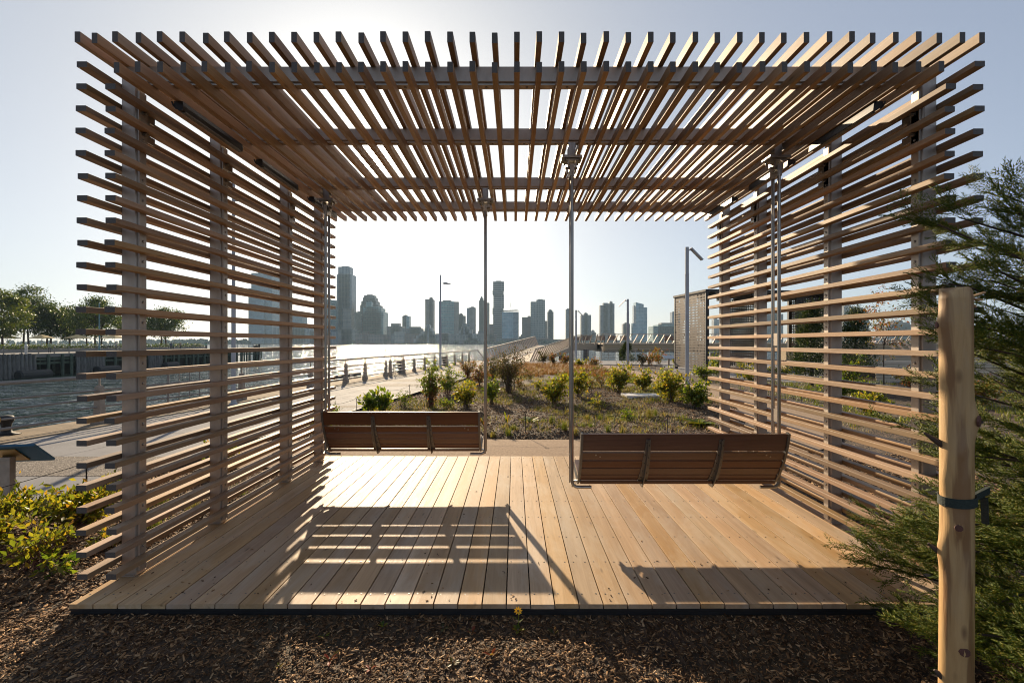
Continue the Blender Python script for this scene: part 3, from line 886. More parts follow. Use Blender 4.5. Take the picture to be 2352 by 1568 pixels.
        for s2 in (-1, 1):
            b.prism([(yc-.05, EZ+1.597), (yc+.05, EZ+1.597), (yc+.05, EZ+1.54), (yc+.02, EZ+1.50), (yc-.02, EZ+1.50), (yc-.05, EZ+1.54)], 0, x+s2*.034-.005, x+s2*.034+.005)
            for y in (-.05, .05):
                b.tube([(x+s2*.06, yc+y, EZ+1.6145), (x+s2*.06, yc+y, EZ+1.59)], .009, 6)
        b.tube([(x-.055, yc, EZ+1.545), (x+.055, yc, EZ+1.545)], .013, 8)
        b.prism([(yc-.06, EZ+1.565), (yc+.065, EZ+1.565), (yc+.065, EZ+1.46), (yc-.06, EZ+1.46)], 0, x-.02, x+.02)
        b.build('hanger_bracket', M['stainless'], h)
swing(.5046+.91, POSTY[1]+PD/2, 'brown timber swing bench hung below the pergola beside its sunlit slatted wall')
swing(-.335-.91, POSTY[2]+PD/2, 'brown timber swing bench hung beside the shaded slatted wall facing the river promenade')

# ------------------------------------------------------------------ waterfront railing
def railing():
    t = thing('waterfront_railing', 'long pipe railing with tapered stone posts along the river promenade edge', 'railing', (x_rail(9.94), 9.94, 0.01))
    posts = [-2.0, 2.0, 5.95, 9.94, 13.98, 17.4, 19.9, 21.6, 23.75, 24.3, 26.0, 27.6, 29.3, 31.2, 33.8, 35.75, 37.9, 39.9]
    for y in posts:
        x = x_rail(y); b = MB()
        b.frustum(x, y, 0.012, .16, .105, .105, .095, .095)
        b.frustum(x, y, .16, .22, .095, .095, .07, .07)
        b.frustum(x, y, .22, .76, .07, .07, .055, .055)
        b.frustum(x, y, .76, .80, .055, .055, .035, .035)
        b.tube([(x, y, .80), (x, y, .965)], .018, 8)
        b.build('post', M['railpost'], t)
    y0, y1 = -2.0, 40.4
    for z, r in ((.985, .036), (.70, .020), (.525, .020), (.355, .020), (.185, .026)):
        MB().tube([(x_rail(y0), y0, z), (x_rail((y0+y1)/2), (y0+y1)/2, z), (x_rail(y1), y1, z)], r, 10).build('rail', M['rail'], t, smooth=True)
    for g0, g1 in ((11.55, 13.1), (24.75, 25.75)):
        n = 5
        for i in range(n+1):
            y = g0+(g1-g0)*i/n; r_ = .026 if i in (0, n) else .012
            MB().tube([(x_rail(y)+.0, y, .02), (x_rail(y)+.0, y, .96)], r_, 8).build('gate_bar', M['rail'], t)
    y = 40.4
    MB().tube([(x_rail(y), y, .985), (x_rail(y)+.5, y+1.2, 1.02), (x_rail(y)+1.3, y+1.4, .02)], .035, 8).build('end_brace', M['darksteel'], t)
railing()

def mooring_bollard(x, y, s, label):
    b = MB().lathe([(.20, 0), (.20, .03), (.13, .06), (.11, .18), (.12, .30), (.17, .40), (.18, .48), (.15, .54), (.05, .565)], (0, 0, 0), 14)
    b.v = [(p[0]*s, p[1]*s, p[2]*s) for p in b.v]
    b.box(-.30*s, .30*s, -.15*s, .15*s, 0, .025*s)
    t = thing('mooring_bollard', label, 'bollard', (x, y, .018), 'mooring bollards on the quay')
    me = b.mesh('post', M['rubber'], True); recalc(me)
    link('post', me, t, (x, y, .018))
    c = MB(); c.tube([(x-.19*s, y, .018+.43*s), (x+.19*s, y, .018+.43*s)], .035*s, 8); c.build('horn', M['rubber'], t)
for x, y, s, l in ((x_rail(8.7)-.42, 8.7, .62, 'black iron mooring bollard beside the brass hydrant pipes'), (x_rail(26.6)-.4, 26.6, 1.15, 'black iron mooring bollard behind the barred railing gate'),
                   (x_rail(34.6)-.4, 34.6, 1.2, 'black iron mooring bollard near the foot of the timber ramp')):
    mooring_bollard(x, y, s, l)

def hydrant():
    x, y = x_rail(8.0)-.35, 8.05
    t = thing('hydrant_pipe', 'brass hydrant pipe with green valve stem on the quay edge', 'hydrant', (x, y, .02))
    MB().tube([(x-.45, y-.2, .30), (x-.15, y-.05, .30), (x+.12, y+.05, .34), (x+.38, y+.12, .36)], [.10, .085, .06, .055], 12).build('pipe', M['brass'], t, smooth=True)
    b = MB()
    b.tube([(x-.45, y-.28, .13), (x-.30, y-.10, .2), (x-.25, y-.08, .3)], [.09, .09, .085], 12); b.build('elbow', M['brass'], t, smooth=True)
    for dx in (.22, .36):
        MB().tube([(x+dx, y+.1, .02), (x+dx, y+.1, .33)], .014, 8).build('stand', M['rail'], t)
    MB().tube([(x+.10, y+.05, .36), (x+.10, y+.05, .56)], .03, 8).build('valve_stem', M['green'], t)
    MB().tube([(x+.36, y+.12, .36), (x+.44, y+.14, .36)], .07, 12).build('cap', M['brass'], t)
    MB().tube([(x-.45, y-.28, .02), (x-.45, y-.28, .14)], .075, 12).build('foot', M['brass'], t)
hydrant()

def fender_row():
    y0 = 18.2
    t = thing('timber_fender', 'row of dark timber fender piles standing off the quay behind the railing', 'fender', (x_rail(y0)-SEA-.6, y0, -3.6))
    for i in range(16):
        y = y0+i*.36; x = x_rail(y)-SEA-.55-.02*(i % 3)
        MB().tube([(x, y, -3.8), (x+.02, y, -1.5), (x, y, .18+.04*math.sin(i*2.3))], [.17, .16, .155], 9).build('pile', M['pile_old'], t, smooth=False)
fender_row()

# ------------------------------------------------------------------ rope fences
def rope_fence(pts, label, h=.40):
    x0, y0 = pts[0]
    z0 = float(ground_z(x0, y0)[0])
    t = thing('rope_fence', label, 'rope fence', (x0, y0, z0), 'low rope fences around the planting')
    tops = []
    for (x, y) in pts:
        z = float(ground_z(x, y)[0]); b = MB()
        b.tube([(x, y, z-.06), (x, y, z+h-.03)], .0075, 6)
        ring = [(x+.021*math.sin(R(a)), y+.006*math.sin(R(a)), z+h-.009-.021*math.cos(R(a))) for a in range(0, 361, 40)]
        b.tube(ring, .006, 5, False)
        b.build('stake', M['iron'], t); tops.append(Vector((x, y, z+h-.01)))
    b = MB()
    for a, c in zip(tops[:-1], tops[1:]):
        L = []
        for k in range(9):
            s = k/8; p = a.lerp(c, s); p.z -= .05*4*s*(1-s)*min(1, (c-a).length/1.5); L.append(p)
        b.tube(L, .0035, 5)
    b.build('rope', M['iron'], t)
rope_fence([(x, 8.72+.03*math.sin(x*3)) for x in (-2.45, -1.15, .2, 1.46, 2.8, 4.1)], 'thin black rope fence along the planted edge of the gravel path')
rope_fence([(x_edge(y)+.09, y) for y in (2.6, 5.37, 8.9, 10.4, 11.6, 12.5, 13.4, 15.0, 17.2, 19.6, 22.4)], 'thin black rope fence between promenade paving and planting bed')
def off_path(i, s): 
    d = PC[min(i+1, len(PC)-1)]-PC[i-1]; d /= np.linalg.norm(d); return (PC[i][0]-d[1]*s, PC[i][1]+d[0]*s)
rope_fence([off_path(i, 1.0) for i in range(44, 88, 5)], 'thin rope fence on the planted shrub side of the winding garden path')
rope_fence([off_path(i, -1.0) for i in range(30, 88, 5)], 'thin rope fence on the lamp post side of the winding garden path')

# ------------------------------------------------------------------ lamp posts
def flag_lamp(x, y, h, r, sx, label, tall=False):
    t = thing('lamp_post', label, 'lamp post', (x, y, 0.0), 'grey park lamp posts')
    b = MB()
    if tall:
        b.lathe([(r, 0), (r, h*.5), (r*.8, h*.5+.02), (r*.7, h)], (x, y, 0), 12); b.build('pole', M['lamp'], t, smooth=False)
        MB().bar((x, y, h-.55), (x+sx*.2, y, h-.55), .05, .04).build('arm', M['lamp'], t)
        a = Vector((x+sx*.2, y, h-.55))
        MB().prism([(a.x, a.z-.05), (a.x, a.z+.03), (a.x+sx*.18, a.z+.06), (a.x+sx*.5, a.z-.05), (a.x+sx*.48, a.z-.07)], 1, y-.12, y+.12).build('lamp_head', M['lamp'], t)
        MB().lathe([(r*1.9, 0), (r*1.9, .03), (r*1.3, .05), (r*1.02, .25)], (x, y, 0.002), 12).build('base', M['lamp'], t)
    else:
        b.lathe([(r, 0), (r, h*.80), (r*1.08, h*.80), (r*1.08, h*.805), (r*.93, h*.81), (r*.93, h)], (x, y, 0), 14); b.build('pole', M['lamp'], t)
        MB().bar((x+sx*r*.6, y, h-.12), (x+sx*(r+.14), y, h-.12), .04, .04).build('arm', M['lamp'], t)
        a = Vector((x+sx*(r+.12), y, h-.10))
        MB().bar(a+Vector((-sx*.05, 0, .06)), a+Vector((sx*.42, 0, -.42)), .22, .05, up=(0, 0, 1)).build('lamp_head', M['lamp'], t)
        MB().lathe([(r*1.9, -.02), (r*1.9, .03), (r*1.7, .05), (r*1.05, .06)], (x, y, 0), 12).build('base', M['lamp'], t)
flag_lamp(-8.0+.35, 13.0, 6.1, .055, 1, 'tall pale lamp pole rising behind the shaded slatted wall', True)
p = px(1011.5, 845.5, gy(845.5)); flag_lamp(p.x, p.y, 6.1, .07, 1, 'tall slim lamp post with one flat arm beside the river railing', True)
p = px(1442, 841, gy(841)); flag_lamp(p.x, p.y, 4.75, .085, -1, 'lamp post with small head turned towards the evergreen shrub')
p = px(1578, 882, gy(882)); flag_lamp(p.x, p.y, 5.55, .078, 1, 'thick grey lamp post standing in front of the perforated metal shelter')
p = px(1316, 832, 45.5); flag_lamp(p.x, 43.2, 4.6, .085, 1, 'lamp post at the timber bridge, mostly hidden by a swing hanger')
p = px(1686, 815, 55); flag_lamp(p.x, 40.5, 4.9, .085, -1, 'lamp post standing behind the perforated metal shelter')

# ------------------------------------------------------------------ timber ramp and bridge
def rail_run(t, base, n, lean, hgt, mat_b, mat_r, w=.10, th=.035):
    """base: function s->(point); slanted flat balusters and a hand rail"""
    tops = []
    for i in range(n+1):
        s = i/n; p = Vector(base(s)); q = p + Vector(lean) + Vector((0, 0, hgt)); tops.append(q)
        MB().bar(p, q, th, w, up=(1, 0, 0)).build('baluster', mat_b, t)
    b = MB()
    for a, c in zip(tops[:-1], tops[1:]):
        pass
    b.bar(tops[0]+Vector((0, 0, .03)), tops[-1]+Vector((0, 0, .03)), .14, .06)
    b.build('hand_rail', mat_r, t)

def bridge():
    t = thing('timber_ramp', 'pale timber ramp with slanted steel balusters climbing to the river walkway', 'ramp', (-.5, 42, 0))
    a0, a1 = Vector((-2.15, 42.6, .02)), Vector((1.35, 41.4, .02))
    b0, b1 = Vector((2.95, 60, 1.32)), Vector((6.85, 58.6, 1.32))
    n = 24
    for i in range(n):                             # ramp boards
        s0, s1 = i/n, (i+.94)/n
        P = [a0.lerp(b0, s0), a1.lerp(b1, s0), a1.lerp(b1, s1), a0.lerp(b0, s1)]
        b = MB(); lo = [(p.x, p.y, p.z-.06) for p in P]
        b.add([tuple(p) for p in P]+lo, [(0,1,2,3), (4,7,6,5), (0,4,5,1), (1,5,6,2), (2,6,7,3), (3,7,4,0)]); b.build('ramp_board', M['timber'], t)
    b = MB()                                         # side girders
    for u, v in ((a0, b0), (a1, b1)):
        b.add([(u.x, u.y, -.3), (v.x, v.y, .55), (v.x, v.y, v.z-.065), (u.x, u.y, u.z-.065), (u.x+.25, u.y, -.3), (v.x+.25, v.y, .55), (v.x+.25, v.y, v.z-.065), (u.x+.25, u.y, u.z-.065)],
              [(0,1,2,3), (4,7,6,5), (0,4,5,1), (1,5,6,2), (2,6,7,3), (3,7,4,0)])
    b.build('side_girder', M['timber'], t)
    rail_run(t, lambda s: a0.lerp(b0, s), 26, (-.42, 0, 0), 1.08, M['steel'], M['steel'], .13, .05)
    rail_run(t, lambda s: a1.lerp(b1, s), 20, (.5, -.1, 0), 1.08, M['steel'], M['darksteel'], .13, .05)
    for s in (.55, .85):
        p = a0.lerp(b1, s); MB().tube([(p.x, p.y, -6), (p.x, p.y, p.z-.5)], .3, 10).build('pile', M['pile_old'], t)
    # level walkway over the water
    t = thing('river_walkway', 'level timber-clad walkway with slanted balusters spanning over the water', 'walkway', (20, 58, 0))
    y0 = 57.0; zt, zb = 1.62, .62
    x0 = 10.6; x1 = 75
    for k in range(5):                                # cladding boards of the edge
        za, zc = zt-(zt-zb)*k/5, zt-(zt-zb)*(k+.93)/5
        off = .16*k
        MB().prism([(y0+off, zc), (y0+.1+off, zc), (y0+.1+off-.16*.93+.16, za), (y0+off-.0, za)], 0, x0, x1).build('cladding_board', M['timber'], t)
    MB().box(x0, x1, y0+.05, y0+9, zt-.18, zt).build('walkway_slab', M['timber'], t)
    MB().box(6.6, x0-.02, y0+4.2, y0+9, zt-.95, zt-.02).build('landing_slab', M['timber'], t)
    MB().box(x0+.2, x1, y0+.95, y0+8.8, zb-.1, zt-.19).build('underside', M['darksteel'], t)
    n = 80
    tops = []
    for i in range(n):
        x = x0+.3+i*.79; p = Vector((x, y0+.1, zt-.25)); q = p+Vector((.62, -.35, 1.25)); tops.append(q)
        MB().bar(p, q, .045, .09, up=(1, 0, 0)).build('baluster', M['steel'], t)
    MB().bar(tops[0]+Vector((-1.0, 0, .03)), tops[-1]+Vector((0, 0, .03)), .18, .09).build('hand_rail', M['steel'], t)
    MB().bar(tops[0]+Vector((-3.6, 4.2, .03)), tops[0]+Vector((-1.0, 0, .03)), .16, .06).build('hand_rail', M['steel'], t)
    for i in range(6):
        a = tops[0]+Vector((-3.6, 4.2, 0)).lerp(Vector((-1.0, 0, 0)), i/5)
        MB().bar(a-Vector((.3, -.2, 1.2)), a, .05, .12, up=(1, 0, 0)).build('baluster', M['steel'], t)
    for i in range(16):                               # thin cables between the balusters
        pass
    for x in (9.0, 13.5, 24, 35, 46, 57):
        MB().tube([(x, y0+3.2, -6), (x, y0+3.2, zb+.2)], .34, 12).build('pile', M['pile_old'], t)
    r = random.Random(5)
    for i, x in enumerate((8.3, 9.6, 11.4, 13.0, 14.6, 20.5, 23.5, 27, 31)):
        z = zt+.42 if x > x0 else zt+.3
        b = thing('walkway_chair', 'brown slatted timber chair standing on the river walkway', 'chair', (x, y0+6.5, zt), 'slatted chairs on the walkway')
        for k in range(5):
            MB().bar((x-.6, y0+6.3+.05*k, zt+.45+.11*k), (x+.6, y0+6.3+.05*k, zt+.45+.11*k), .03, .09).build('back_slat', M['bench'], b)
        MB().box(x-.6, x+.6, y0+6.3, y0+6.75, zt+.38, zt+.43).build('seat_board', M['bench'], b)
        for s in (-.5, .5): MB().box(x+s-.04, x+s+.04, y0+6.35, y0+6.7, zt+.0, zt+.38).build('leg', M['darksteel'], b)
bridge()

def plaza_fence():
    t = thing('plaza_fence', 'light wire fence of thin posts along the plaza edge below the walkway', 'fence', (9, 43.5, .01))
    for i in range(26):
        x = 4.2+i*.62
        MB().tube([(x, 43.5, .0), (x, 43.5, 1.05)], .022, 6).build('post', M['rail'], t)
    for z in (1.05, .78, .52, .26):
        MB().tube([(4.2, 43.5, z), (4.2+25*.62, 43.5, z)], .014, 6).build('rail', M['rail'], t)
plaza_fence()

def reading_sign(x, y, label, w, h, mat_b, z0, face, mpost, tilt=35):
    t = thing('reading_sign', label, 'sign', (x, y, z0))
    MB().prism([(x-.05, y-.03), (x+.05, y-.03), (x+.05, y+.03), (x-.05, y+.03)], 2, z0, z0+h).build('sign_post', mpost, t)
    m = Matrix.Translation((x, y, z0+h+.035)) @ Matrix.Rotation(R(face), 4, 'Z') @ Matrix.Rotation(R(tilt), 4, 'X')
    MB().obox(m, w/2, .17, .012).build('sign_panel', mat_b, t)
    m2 = m @ Matrix.Translation((0, 0, -.018)); MB().obox(m2, .14, .12, .005).build('mount_plate', M['brass'], t)
    m3 = m @ Matrix.Translation((0, 0, .0145)); MB().obox(m3, w/2-.01, .16, .002).build('sign_face', M['white'], t)
p = px(18, 1165, gy(1165)); reading_sign(p.x, p.y, 'low tilted sign with dark blue underside beside the promenade', .66, .55, M['blue'], -.03, 10, M['railpost'], -38)
p = px(1536, 846, gy(846)); reading_sign(p.x, p.y, 'small white tilted sign on a pale post beside the garden path', .75, .72, M['white'], -.02, 10, M['railpost'], 40)

# ------------------------------------------------------------------ perforated metal shelter
def perforated(name, o, u, v, nu, nv, cell, parent, mat, seed, thick=.02):
    """sheet with real holes; o corner, u and v unit directions"""
    rr = random.Random(seed); V = []; F = []; idx = {}
    o, u, v = Vector(o), Vector(u), Vector(v)
    def vid(a, b):
        k = (round(a*1000), round(b*1000))
        if k not in idx: idx[k] = len(V); V.append(tuple(o+u*(a*cell)+v*(b*cell)))
        return idx[k]
    for i in range(nu):
        for j in range(nv):
            zone = math.sin(i*.55+seed)*math.sin(j*.42+seed*2)+.5*math.sin(i*.21+j*.33)
            rad = .34 if zone > .25 else (.26 if zone > -.15 else .18)
            if rr.random() < .04: rad = .38
            sq = [(0, .5), (0, 1), (.5, 1), (1, 1), (1, .5), (1, 0), (.5, 0), (0, 0)]
            an = [180, 135, 90, 45, 0, 315, 270, 225]
            ring = [vid(i+a, j+b) for a, b in sq]
            hole = []
            for a in an:
                hole.append(len(V)); V.append(tuple(o+u*((i+.5+rad*math.cos(R(a)))*cell)+v*((j+.5+rad*math.sin(R(a)))*cell)))
            for k in range(8):
                q = (k+1) % 8; F.append((ring[k], ring[q], hole[q], hole[k]))
    b = MB(); b.v = V; b.f = F
    ob = b.build(name, mat, parent, fix=False)
    md = ob.modifiers.new('thickness', 'SOLIDIFY'); md.thickness = thick; md.offset = 0
    return ob

def shelter():
    c = Vector((10.55, 26.4, 0)); f = Vector((10.1, 30.1, 0))
    t = thing('metal_shelter', 'bronze shelter of perforated sheet metal walls under a dark flat roof', 'shelter', (11, 28, 0))
    d = (f-c); L = d.length; d.normalize()
    cell = .158; H = 4.3
    perforated('perforated_panel', c+Vector((0, 0, .18)), d, (0, 0, 1), int(L/cell), int(H/cell), cell, t, M['corten'], 3)
    e = Vector((d.y, -d.x, 0))          # along the shelter front, to the right
    Wd = 7.9
    r1 = c+e*Wd; r2 = f+e*Wd
    perforated('perforated_panel', r1-e*1.9+d*.6+Vector((0, 0, .18)), e, (0, 0, 1), 12, int(H/cell), cell, t, M['darksteel'], 7)
    perforated('perforated_panel', r2-e*4.2+Vector((0, 0, .18)), e, (0, 0, 1), 14, int(H/cell), cell, t, M['darksteel'], 9)
    perforated('perforated_panel', r1+Vector((0, 0, .18)), d, (0, 0, 1), int(L/cell), int(H/cell), cell, t, M['corten'], 12)
    for p in (c+e*.08, f+e*.08, r1-e*.08, r2-e*.08, r1-e*1.95+d*.6, r2-e*4.3):
        MB().box(p.x-.09, p.x+.09, p.y-.09, p.y+.09, .0, H+.2).build('column', M['darksteel'], t)
    b = MB(); P = [c-d*.1-e*.05, f+d*.15-e*.05, r2+d*.15+e*.05, r1-d*.1+e*.05]
    b.add([(p.x, p.y, H+.2) for p in P]+[(p.x, p.y, H+.32) for p in P], [(0,1,2,3), (4,7,6,5), (0,4,5,1), (1,5,6,2), (2,6,7,3), (3,7,4,0)]); b.build('roof', M['darksteel'], t)
    for k in range(7):
        a = c+e*(Wd*(k+.5)/7); q = a+d*L
        MB().bar((a.x, a.y, H+.1), (q.x, q.y, H+.1), .08, .16).build('roof_beam', M['darksteel'], t)
    b = MB(); P = [c-e*.1-d*.1, f-e*.1+d*.1, r2+e*.1+d*.1, r1+e*.1-d*.1]
    b.add([(p.x, p.y, -.03) for p in P]+[(p.x, p.y, .05) for p in P], [(0,1,2,3), (4,7,6,5), (0,4,5,1), (1,5,6,2), (2,6,7,3), (3,7,4,0)]); b.build('plinth', M['concrete'], t)
    # bench inside
    bt = thing('long_bench', 'long dark red timber bench standing inside the metal shelter', 'bench', (13.5, 28.5, .05))
    for k in range(3):
        a = c+e*1.6+d*1.8+d*(.17*k); q = a+e*3.4; MB().bar((a.x, a.y, .52), (q.x, q.y, .52), .15, .05).build('seat_slat', M['bench'], bt)
    for k in range(3):
        a = c+e*1.6+d*2.35; q = a+e*3.4; MB().bar((a.x, a.y, .70+.15*k), (q.x, q.y, .70+.15*k), .04, .12).build('back_slat', M['bench'], bt)
    for s in (.2, 1.7, 3.2):
        a = c+e*(1.6+s)+d*1.8; q = c+e*(1.6+s)+d*2.4
        MB().bar((a.x, a.y, .27), (q.x, q.y, .27), .08, .44).build('leg', M['darksteel'], bt)
        MB().bar((q.x, q.y+.03, .05), (q.x, q.y+.03, 1.05), .06, .05).build('back_post', M['darksteel'], bt)
shelter()

def bleachers():
    t = thing('timber_steps', 'broad pale timber seating steps beyond the sunlit slatted wall', 'seating steps', (24, 23, 0))
    x0, x1 = 15.6, 40
    for k in range(3):
        y = 20.6+k*1.1
        for j in range(3):
            z = .42*k+.14*j
            MB().prism([(x0+.3*k, y+.012*j), (x1, y-3.2+.012*j), (x1, y-3.17+.012*j), (x0+.3*k, y+.03+.012*j)], 2, z+.014, z+.134).build('riser_board', M['timber'], t)
        for j in range(6):
            MB().prism([(x0+.3*k, y+.04+j*.178), (x1, y-3.16+j*.178), (x1, y-3.0+j*.178), (x0+.3*k, y+.2+j*.178)], 2, .42*k+.395, .42*k+.43).build('tread_board', M['timber'], t)
    MB().prism([(x0+.9, 24), (x1, 20.9), (x1, 30), (x0+.9, 30)], 2, .015, 1.2).build('step_core', M['timber'], t)
bleachers()

def lattice():
    """slatted slope beside the ferry landing"""
    t = thing('slatted_screen', 'grey slatted screen sloping up behind the timber seating steps', 'screen', (33, 36, 0))
    a, b_ = px(2040, 797, 36), px(2140, 768, 36)
    for k in range(12):
        s = k/11
        p = Vector((30.0+s*7.0, 36.0, .01)); q = p+Vector((-2.2, 0, 1.9))
        MB().bar(p, q, .06, .14).build('slat', M['steel'], t)
    for z in (.4, 1.1, 1.8):
        MB().bar((30-2.2*z/1.9, 36.06, z), (37-2.2*z/1.9, 36.06, z), .05, .08).build('cross_rail', M['steel'], t)
lattice()

MB().prism([(3.12, 13.25), (4.05, 13.2), (4.1, 13.9), (3.1, 13.95)], 2, -.03, float(ground_z(3.6, 13.5)[0])+.09).build('stone_slab', M['stone'])
props(bpy.data.objects['stone_slab'], 'flat pale stone slab lying on the mulch between the shrubs', 'stone')

# ------------------------------------------------------------------ ferry
def ferry():
    d = 430.0; a = px(1993, 800, d); e = px(2063, 800, d); x0, x1 = a.x, e.x; zw = -3.4
    t = thing('ferry_boat', 'white double-deck ferry boat with red trim crossing the river', 'boat', ((x0+x1)/2, d, zw))
    MB().add([(x0+2, d-3, zw-.5), (x1, d-3, zw-.5), (x1, d+3, zw-.5), (x0+2, d+3, zw-.5), (x0-.6, d-3.4, zw+1.5), (x1+.5, d-3.4, zw+1.5), (x1+.5, d+3.4, zw+1.5), (x0-.6, d+3.4, zw+1.5)],
             [(0,3,2,1), (4,5,6,7), (0,1,5,4), (1,2,6,5), (2,3,7,6), (3,0,4,7)]).build('hull', M['darksteel'], t)
    MB().box(x0+2.5, x1-.5, d-3, d+3, zw+1.5, zw+3.6).build('lower_deck', M['white'], t)
    MB().box(x0+5, x1-2, d-2.8, d+2.8, zw+3.6, zw+5.2).build('upper_deck', M['white'], t)
    MB().box(x0+6, x0+9.5, d-2, d+2, zw+5.2, zw+7).build('pilot_house', M['white'], t)
    red = plain('red_trim', (0.35, 0.04, 0.03), (0.3, 0.03, 0.03), 1, .6)
    MB().box(x0+1.5, x1+.2, d-3.2, d+3.2, zw+5.2, zw+5.4).build('awning', red, t)
    n = 11
    for k in range(n):
        x = x0+3.2+k*(x1-x0-4.5)/n
        MB().box(x, x+1.5, d-3.04, d-3.0, zw+2.3, zw+3.2).build('window', M['rubber'], t)
ferry()

# ------------------------------------------------------------------ city across the river
F = {}
F['blueglass'] = facade('facade_blue_glass', (0.13, 0.19, 0.24), (0.05, 0.11, 0.16), 3.2, 3.8, .82, .74, (0.2, 0.33, 0.42))
F['grayglass'] = facade('facade_grey_glass', (0.19, 0.22, 0.26), (0.06, 0.09, 0.125), 4.4, 3.9, .7, .95, (0.16, 0.22, 0.28))
F['teal'] = facade('facade_teal_glass', (0.19, 0.28, 0.28), (0.04, 0.14, 0.15), 5.0, 6.0, .86, .75, (0.2, 0.4, 0.4))
F['cyan'] = facade('facade_cyan_glass', (0.26, 0.36, 0.42), (0.13, 0.27, 0.36), 5.0, 4.2, .93, .86, (0.26, 0.36, 0.4))
F['darkgrid'] = facade('facade_dark_grid', (0.10, 0.085, 0.075), (0.02, 0.022, 0.025), 6.0, 6.0, .55, .55, (0.6, 0.62, 0.62))
F['brown'] = facade('facade_brown_brick', (0.15, 0.085, 0.06), (0.03, 0.03, 0.032), 4.2, 3.4, .5, .5, (0.18, 0.17, 0.16))
F['brownslab'] = facade('facade_bare_slabs', (0.17, 0.10, 0.075), (0.045, 0.035, 0.03), 3.0, 3.4, .72, .8, (0.2, 0.17, 0.15))
F['grey'] = facade('facade_grey_stone', (0.20, 0.19, 0.18), (0.045, 0.05, 0.055), 3.8, 3.5, .55, .55, (0.16, 0.17, 0.18))
F['darkstripe'] = facade('facade_dark_stripes', (0.2, 0.2, 0.2), (0.028, 0.032, 0.035), 30.0, 6.4, .97, .62, (0.05, 0.055, 0.06))
F['apt'] = facade('facade_dark_apartments', (0.10, 0.105, 0.12), (0.035, 0.05, 0.062), 5.0, 5.6, .6, .6, (0.25, 0.3, 0.33))
F['aptgreen'] = facade('facade_green_apartments', (0.17, 0.2, 0.2), (0.045, 0.08, 0.09), 5.2, 5.4, .68, .68, (0.2, 0.24, 0.24))
F['tan'] = facade('facade_tan_stone', (0.27, 0.235, 0.19), (0.05, 0.055, 0.055), 3.4, 3.4, .5, .55, (0.2, 0.19, 0.17))
F['whiteband'] = facade('facade_white_terraces', (0.42, 0.41, 0.39), (0.05, 0.06, 0.065), 9.0, 3.4, .9, .5, (0.12, 0.13, 0.14))
F['low'] = facade('facade_low_brick', (0.20, 0.15, 0.125), (0.05, 0.05, 0.05), 4.5, 3.8, .6, .5, (0.2, 0.19, 0.18))
M['roofplant'] = plain('roof_plant', (0.12, 0.12, 0.12), (0.08, 0.08, 0.08), .2, .8)
BASEZ = -1.2

def building(label, d, blocks, mat, depth=None, plant=True, cat='tower', bands=0, name='tower', rot=0, group='towers across the river', extra=None):
    """blocks: (x0, x1, ytop[, dy]) in picture units at distance d; dy moves a block nearer"""
    xa = min(b[0] for b in blocks); xb = max(b[1] for b in blocks)
    c = px((xa+xb)/2, VY, d)
    t = thing(name, label, cat, (c.x, d, BASEZ), group)
    hs = []
    for k, bl in enumerate(blocks):
        x0, x1, yt = bl[:3]; dy = bl[3] if len(bl) > 3 else 0; yb = bl[4] if len(bl) > 4 else None
        X0, X1 = (x0-VX)/FX*d, (x1-VX)/FX*d; Z = EYE-(yt-VY)/FX*d
        zb = BASEZ if yb is None else EYE-(yb-VY)/FX*d
        dep = depth or min(max((X1-X0)*.9, 18), 55)
        b = MB().box(X0, X1, d-dy, d-dy+dep, zb, Z)
        w = b.build('wall', F[mat] if len(bl) < 6 else F[bl[5]], t)
        hs.append((Z, X0, X1, dy, dep))
        if bands:
            q = MB(); z = zb+bands
            while z < Z-1:
                q.box(X0-.25, X1+.25, d-dy-.35, d-dy-.02, z, z+.55); z += bands
            o = q.build('floor_bands', M['roofplant'] if bands < 8 else M['pier'], w, fix=False); o['kind'] = 'stuff'
    if plant:
        Z, X0, X1, dy, dep = max(hs)
        w = X1-X0
        MB().box(X0+w*.22, X1-w*.25, d-dy+dep*.25, d-dy+dep*.8, Z, Z+max(2.5, w*.10)).build('roof_plant', M['roofplant'], t)
    if extra: extra(t, d)
    return t

D0 = 1450.0
B = building
B('blue-grey glass tower with a stepped shoulder seen through the shaded slats', D0, [(577, 624, 626.6), (573, 627, 662, 6), (590, 612, 690, 12)], 'blueglass', bands=12)
B('mid-height glass block behind the slatted wall beside a wide low block', 1430, [(666.6, 695, 723)], 'blueglass', bands=8)
B('wide low grey office block at the water left of the tall glass tower', 1400, [(627, 717, 752.5), (640, 700, 748)], 'grayglass', cat='building', name='office_block')
B('slim teal glass slab standing left of the tallest tower', 1420, [(746.7, 759.4, 688), (735, 747, 700)], 'teal', bands=10)
B('teal curtain-wall block half hidden behind the wall slat ends', 1440, [(759.4, 772, 691)], 'teal', bands=10)
B('tallest slender grey glass skyscraper with narrowed crown', D0, [(773, 807.8, 630), (776.6, 803.4, 612.5), (789, 807.9, 708, 5, None, 'darkgrid')], 'grayglass', bands=14)
B('pale narrow apartment tower right of the tallest skyscraper', 1500, [(815, 826.5, 720), (818, 826.3, 716)], 'grey')
B('dark stepped office tower with a gridded crown', 1480, [(827, 869, 700), (829.5, 864, 691), (833, 861, 683), (836, 859, 678)], 'darkgrid')
B('teal glass office block stepping down towards the right', 1440, [(834, 880.5, 716), (834, 875.5, 707), (840, 869, 704), (841, 853, 693)], 'teal', bands=9)
B('small lone grey glass tower above the low-rise waterfront', 1520, [(923.8, 940.7, 726), (926, 935, 724.5), (934, 940.8, 727, 3, None, 'cyan')], 'grayglass')
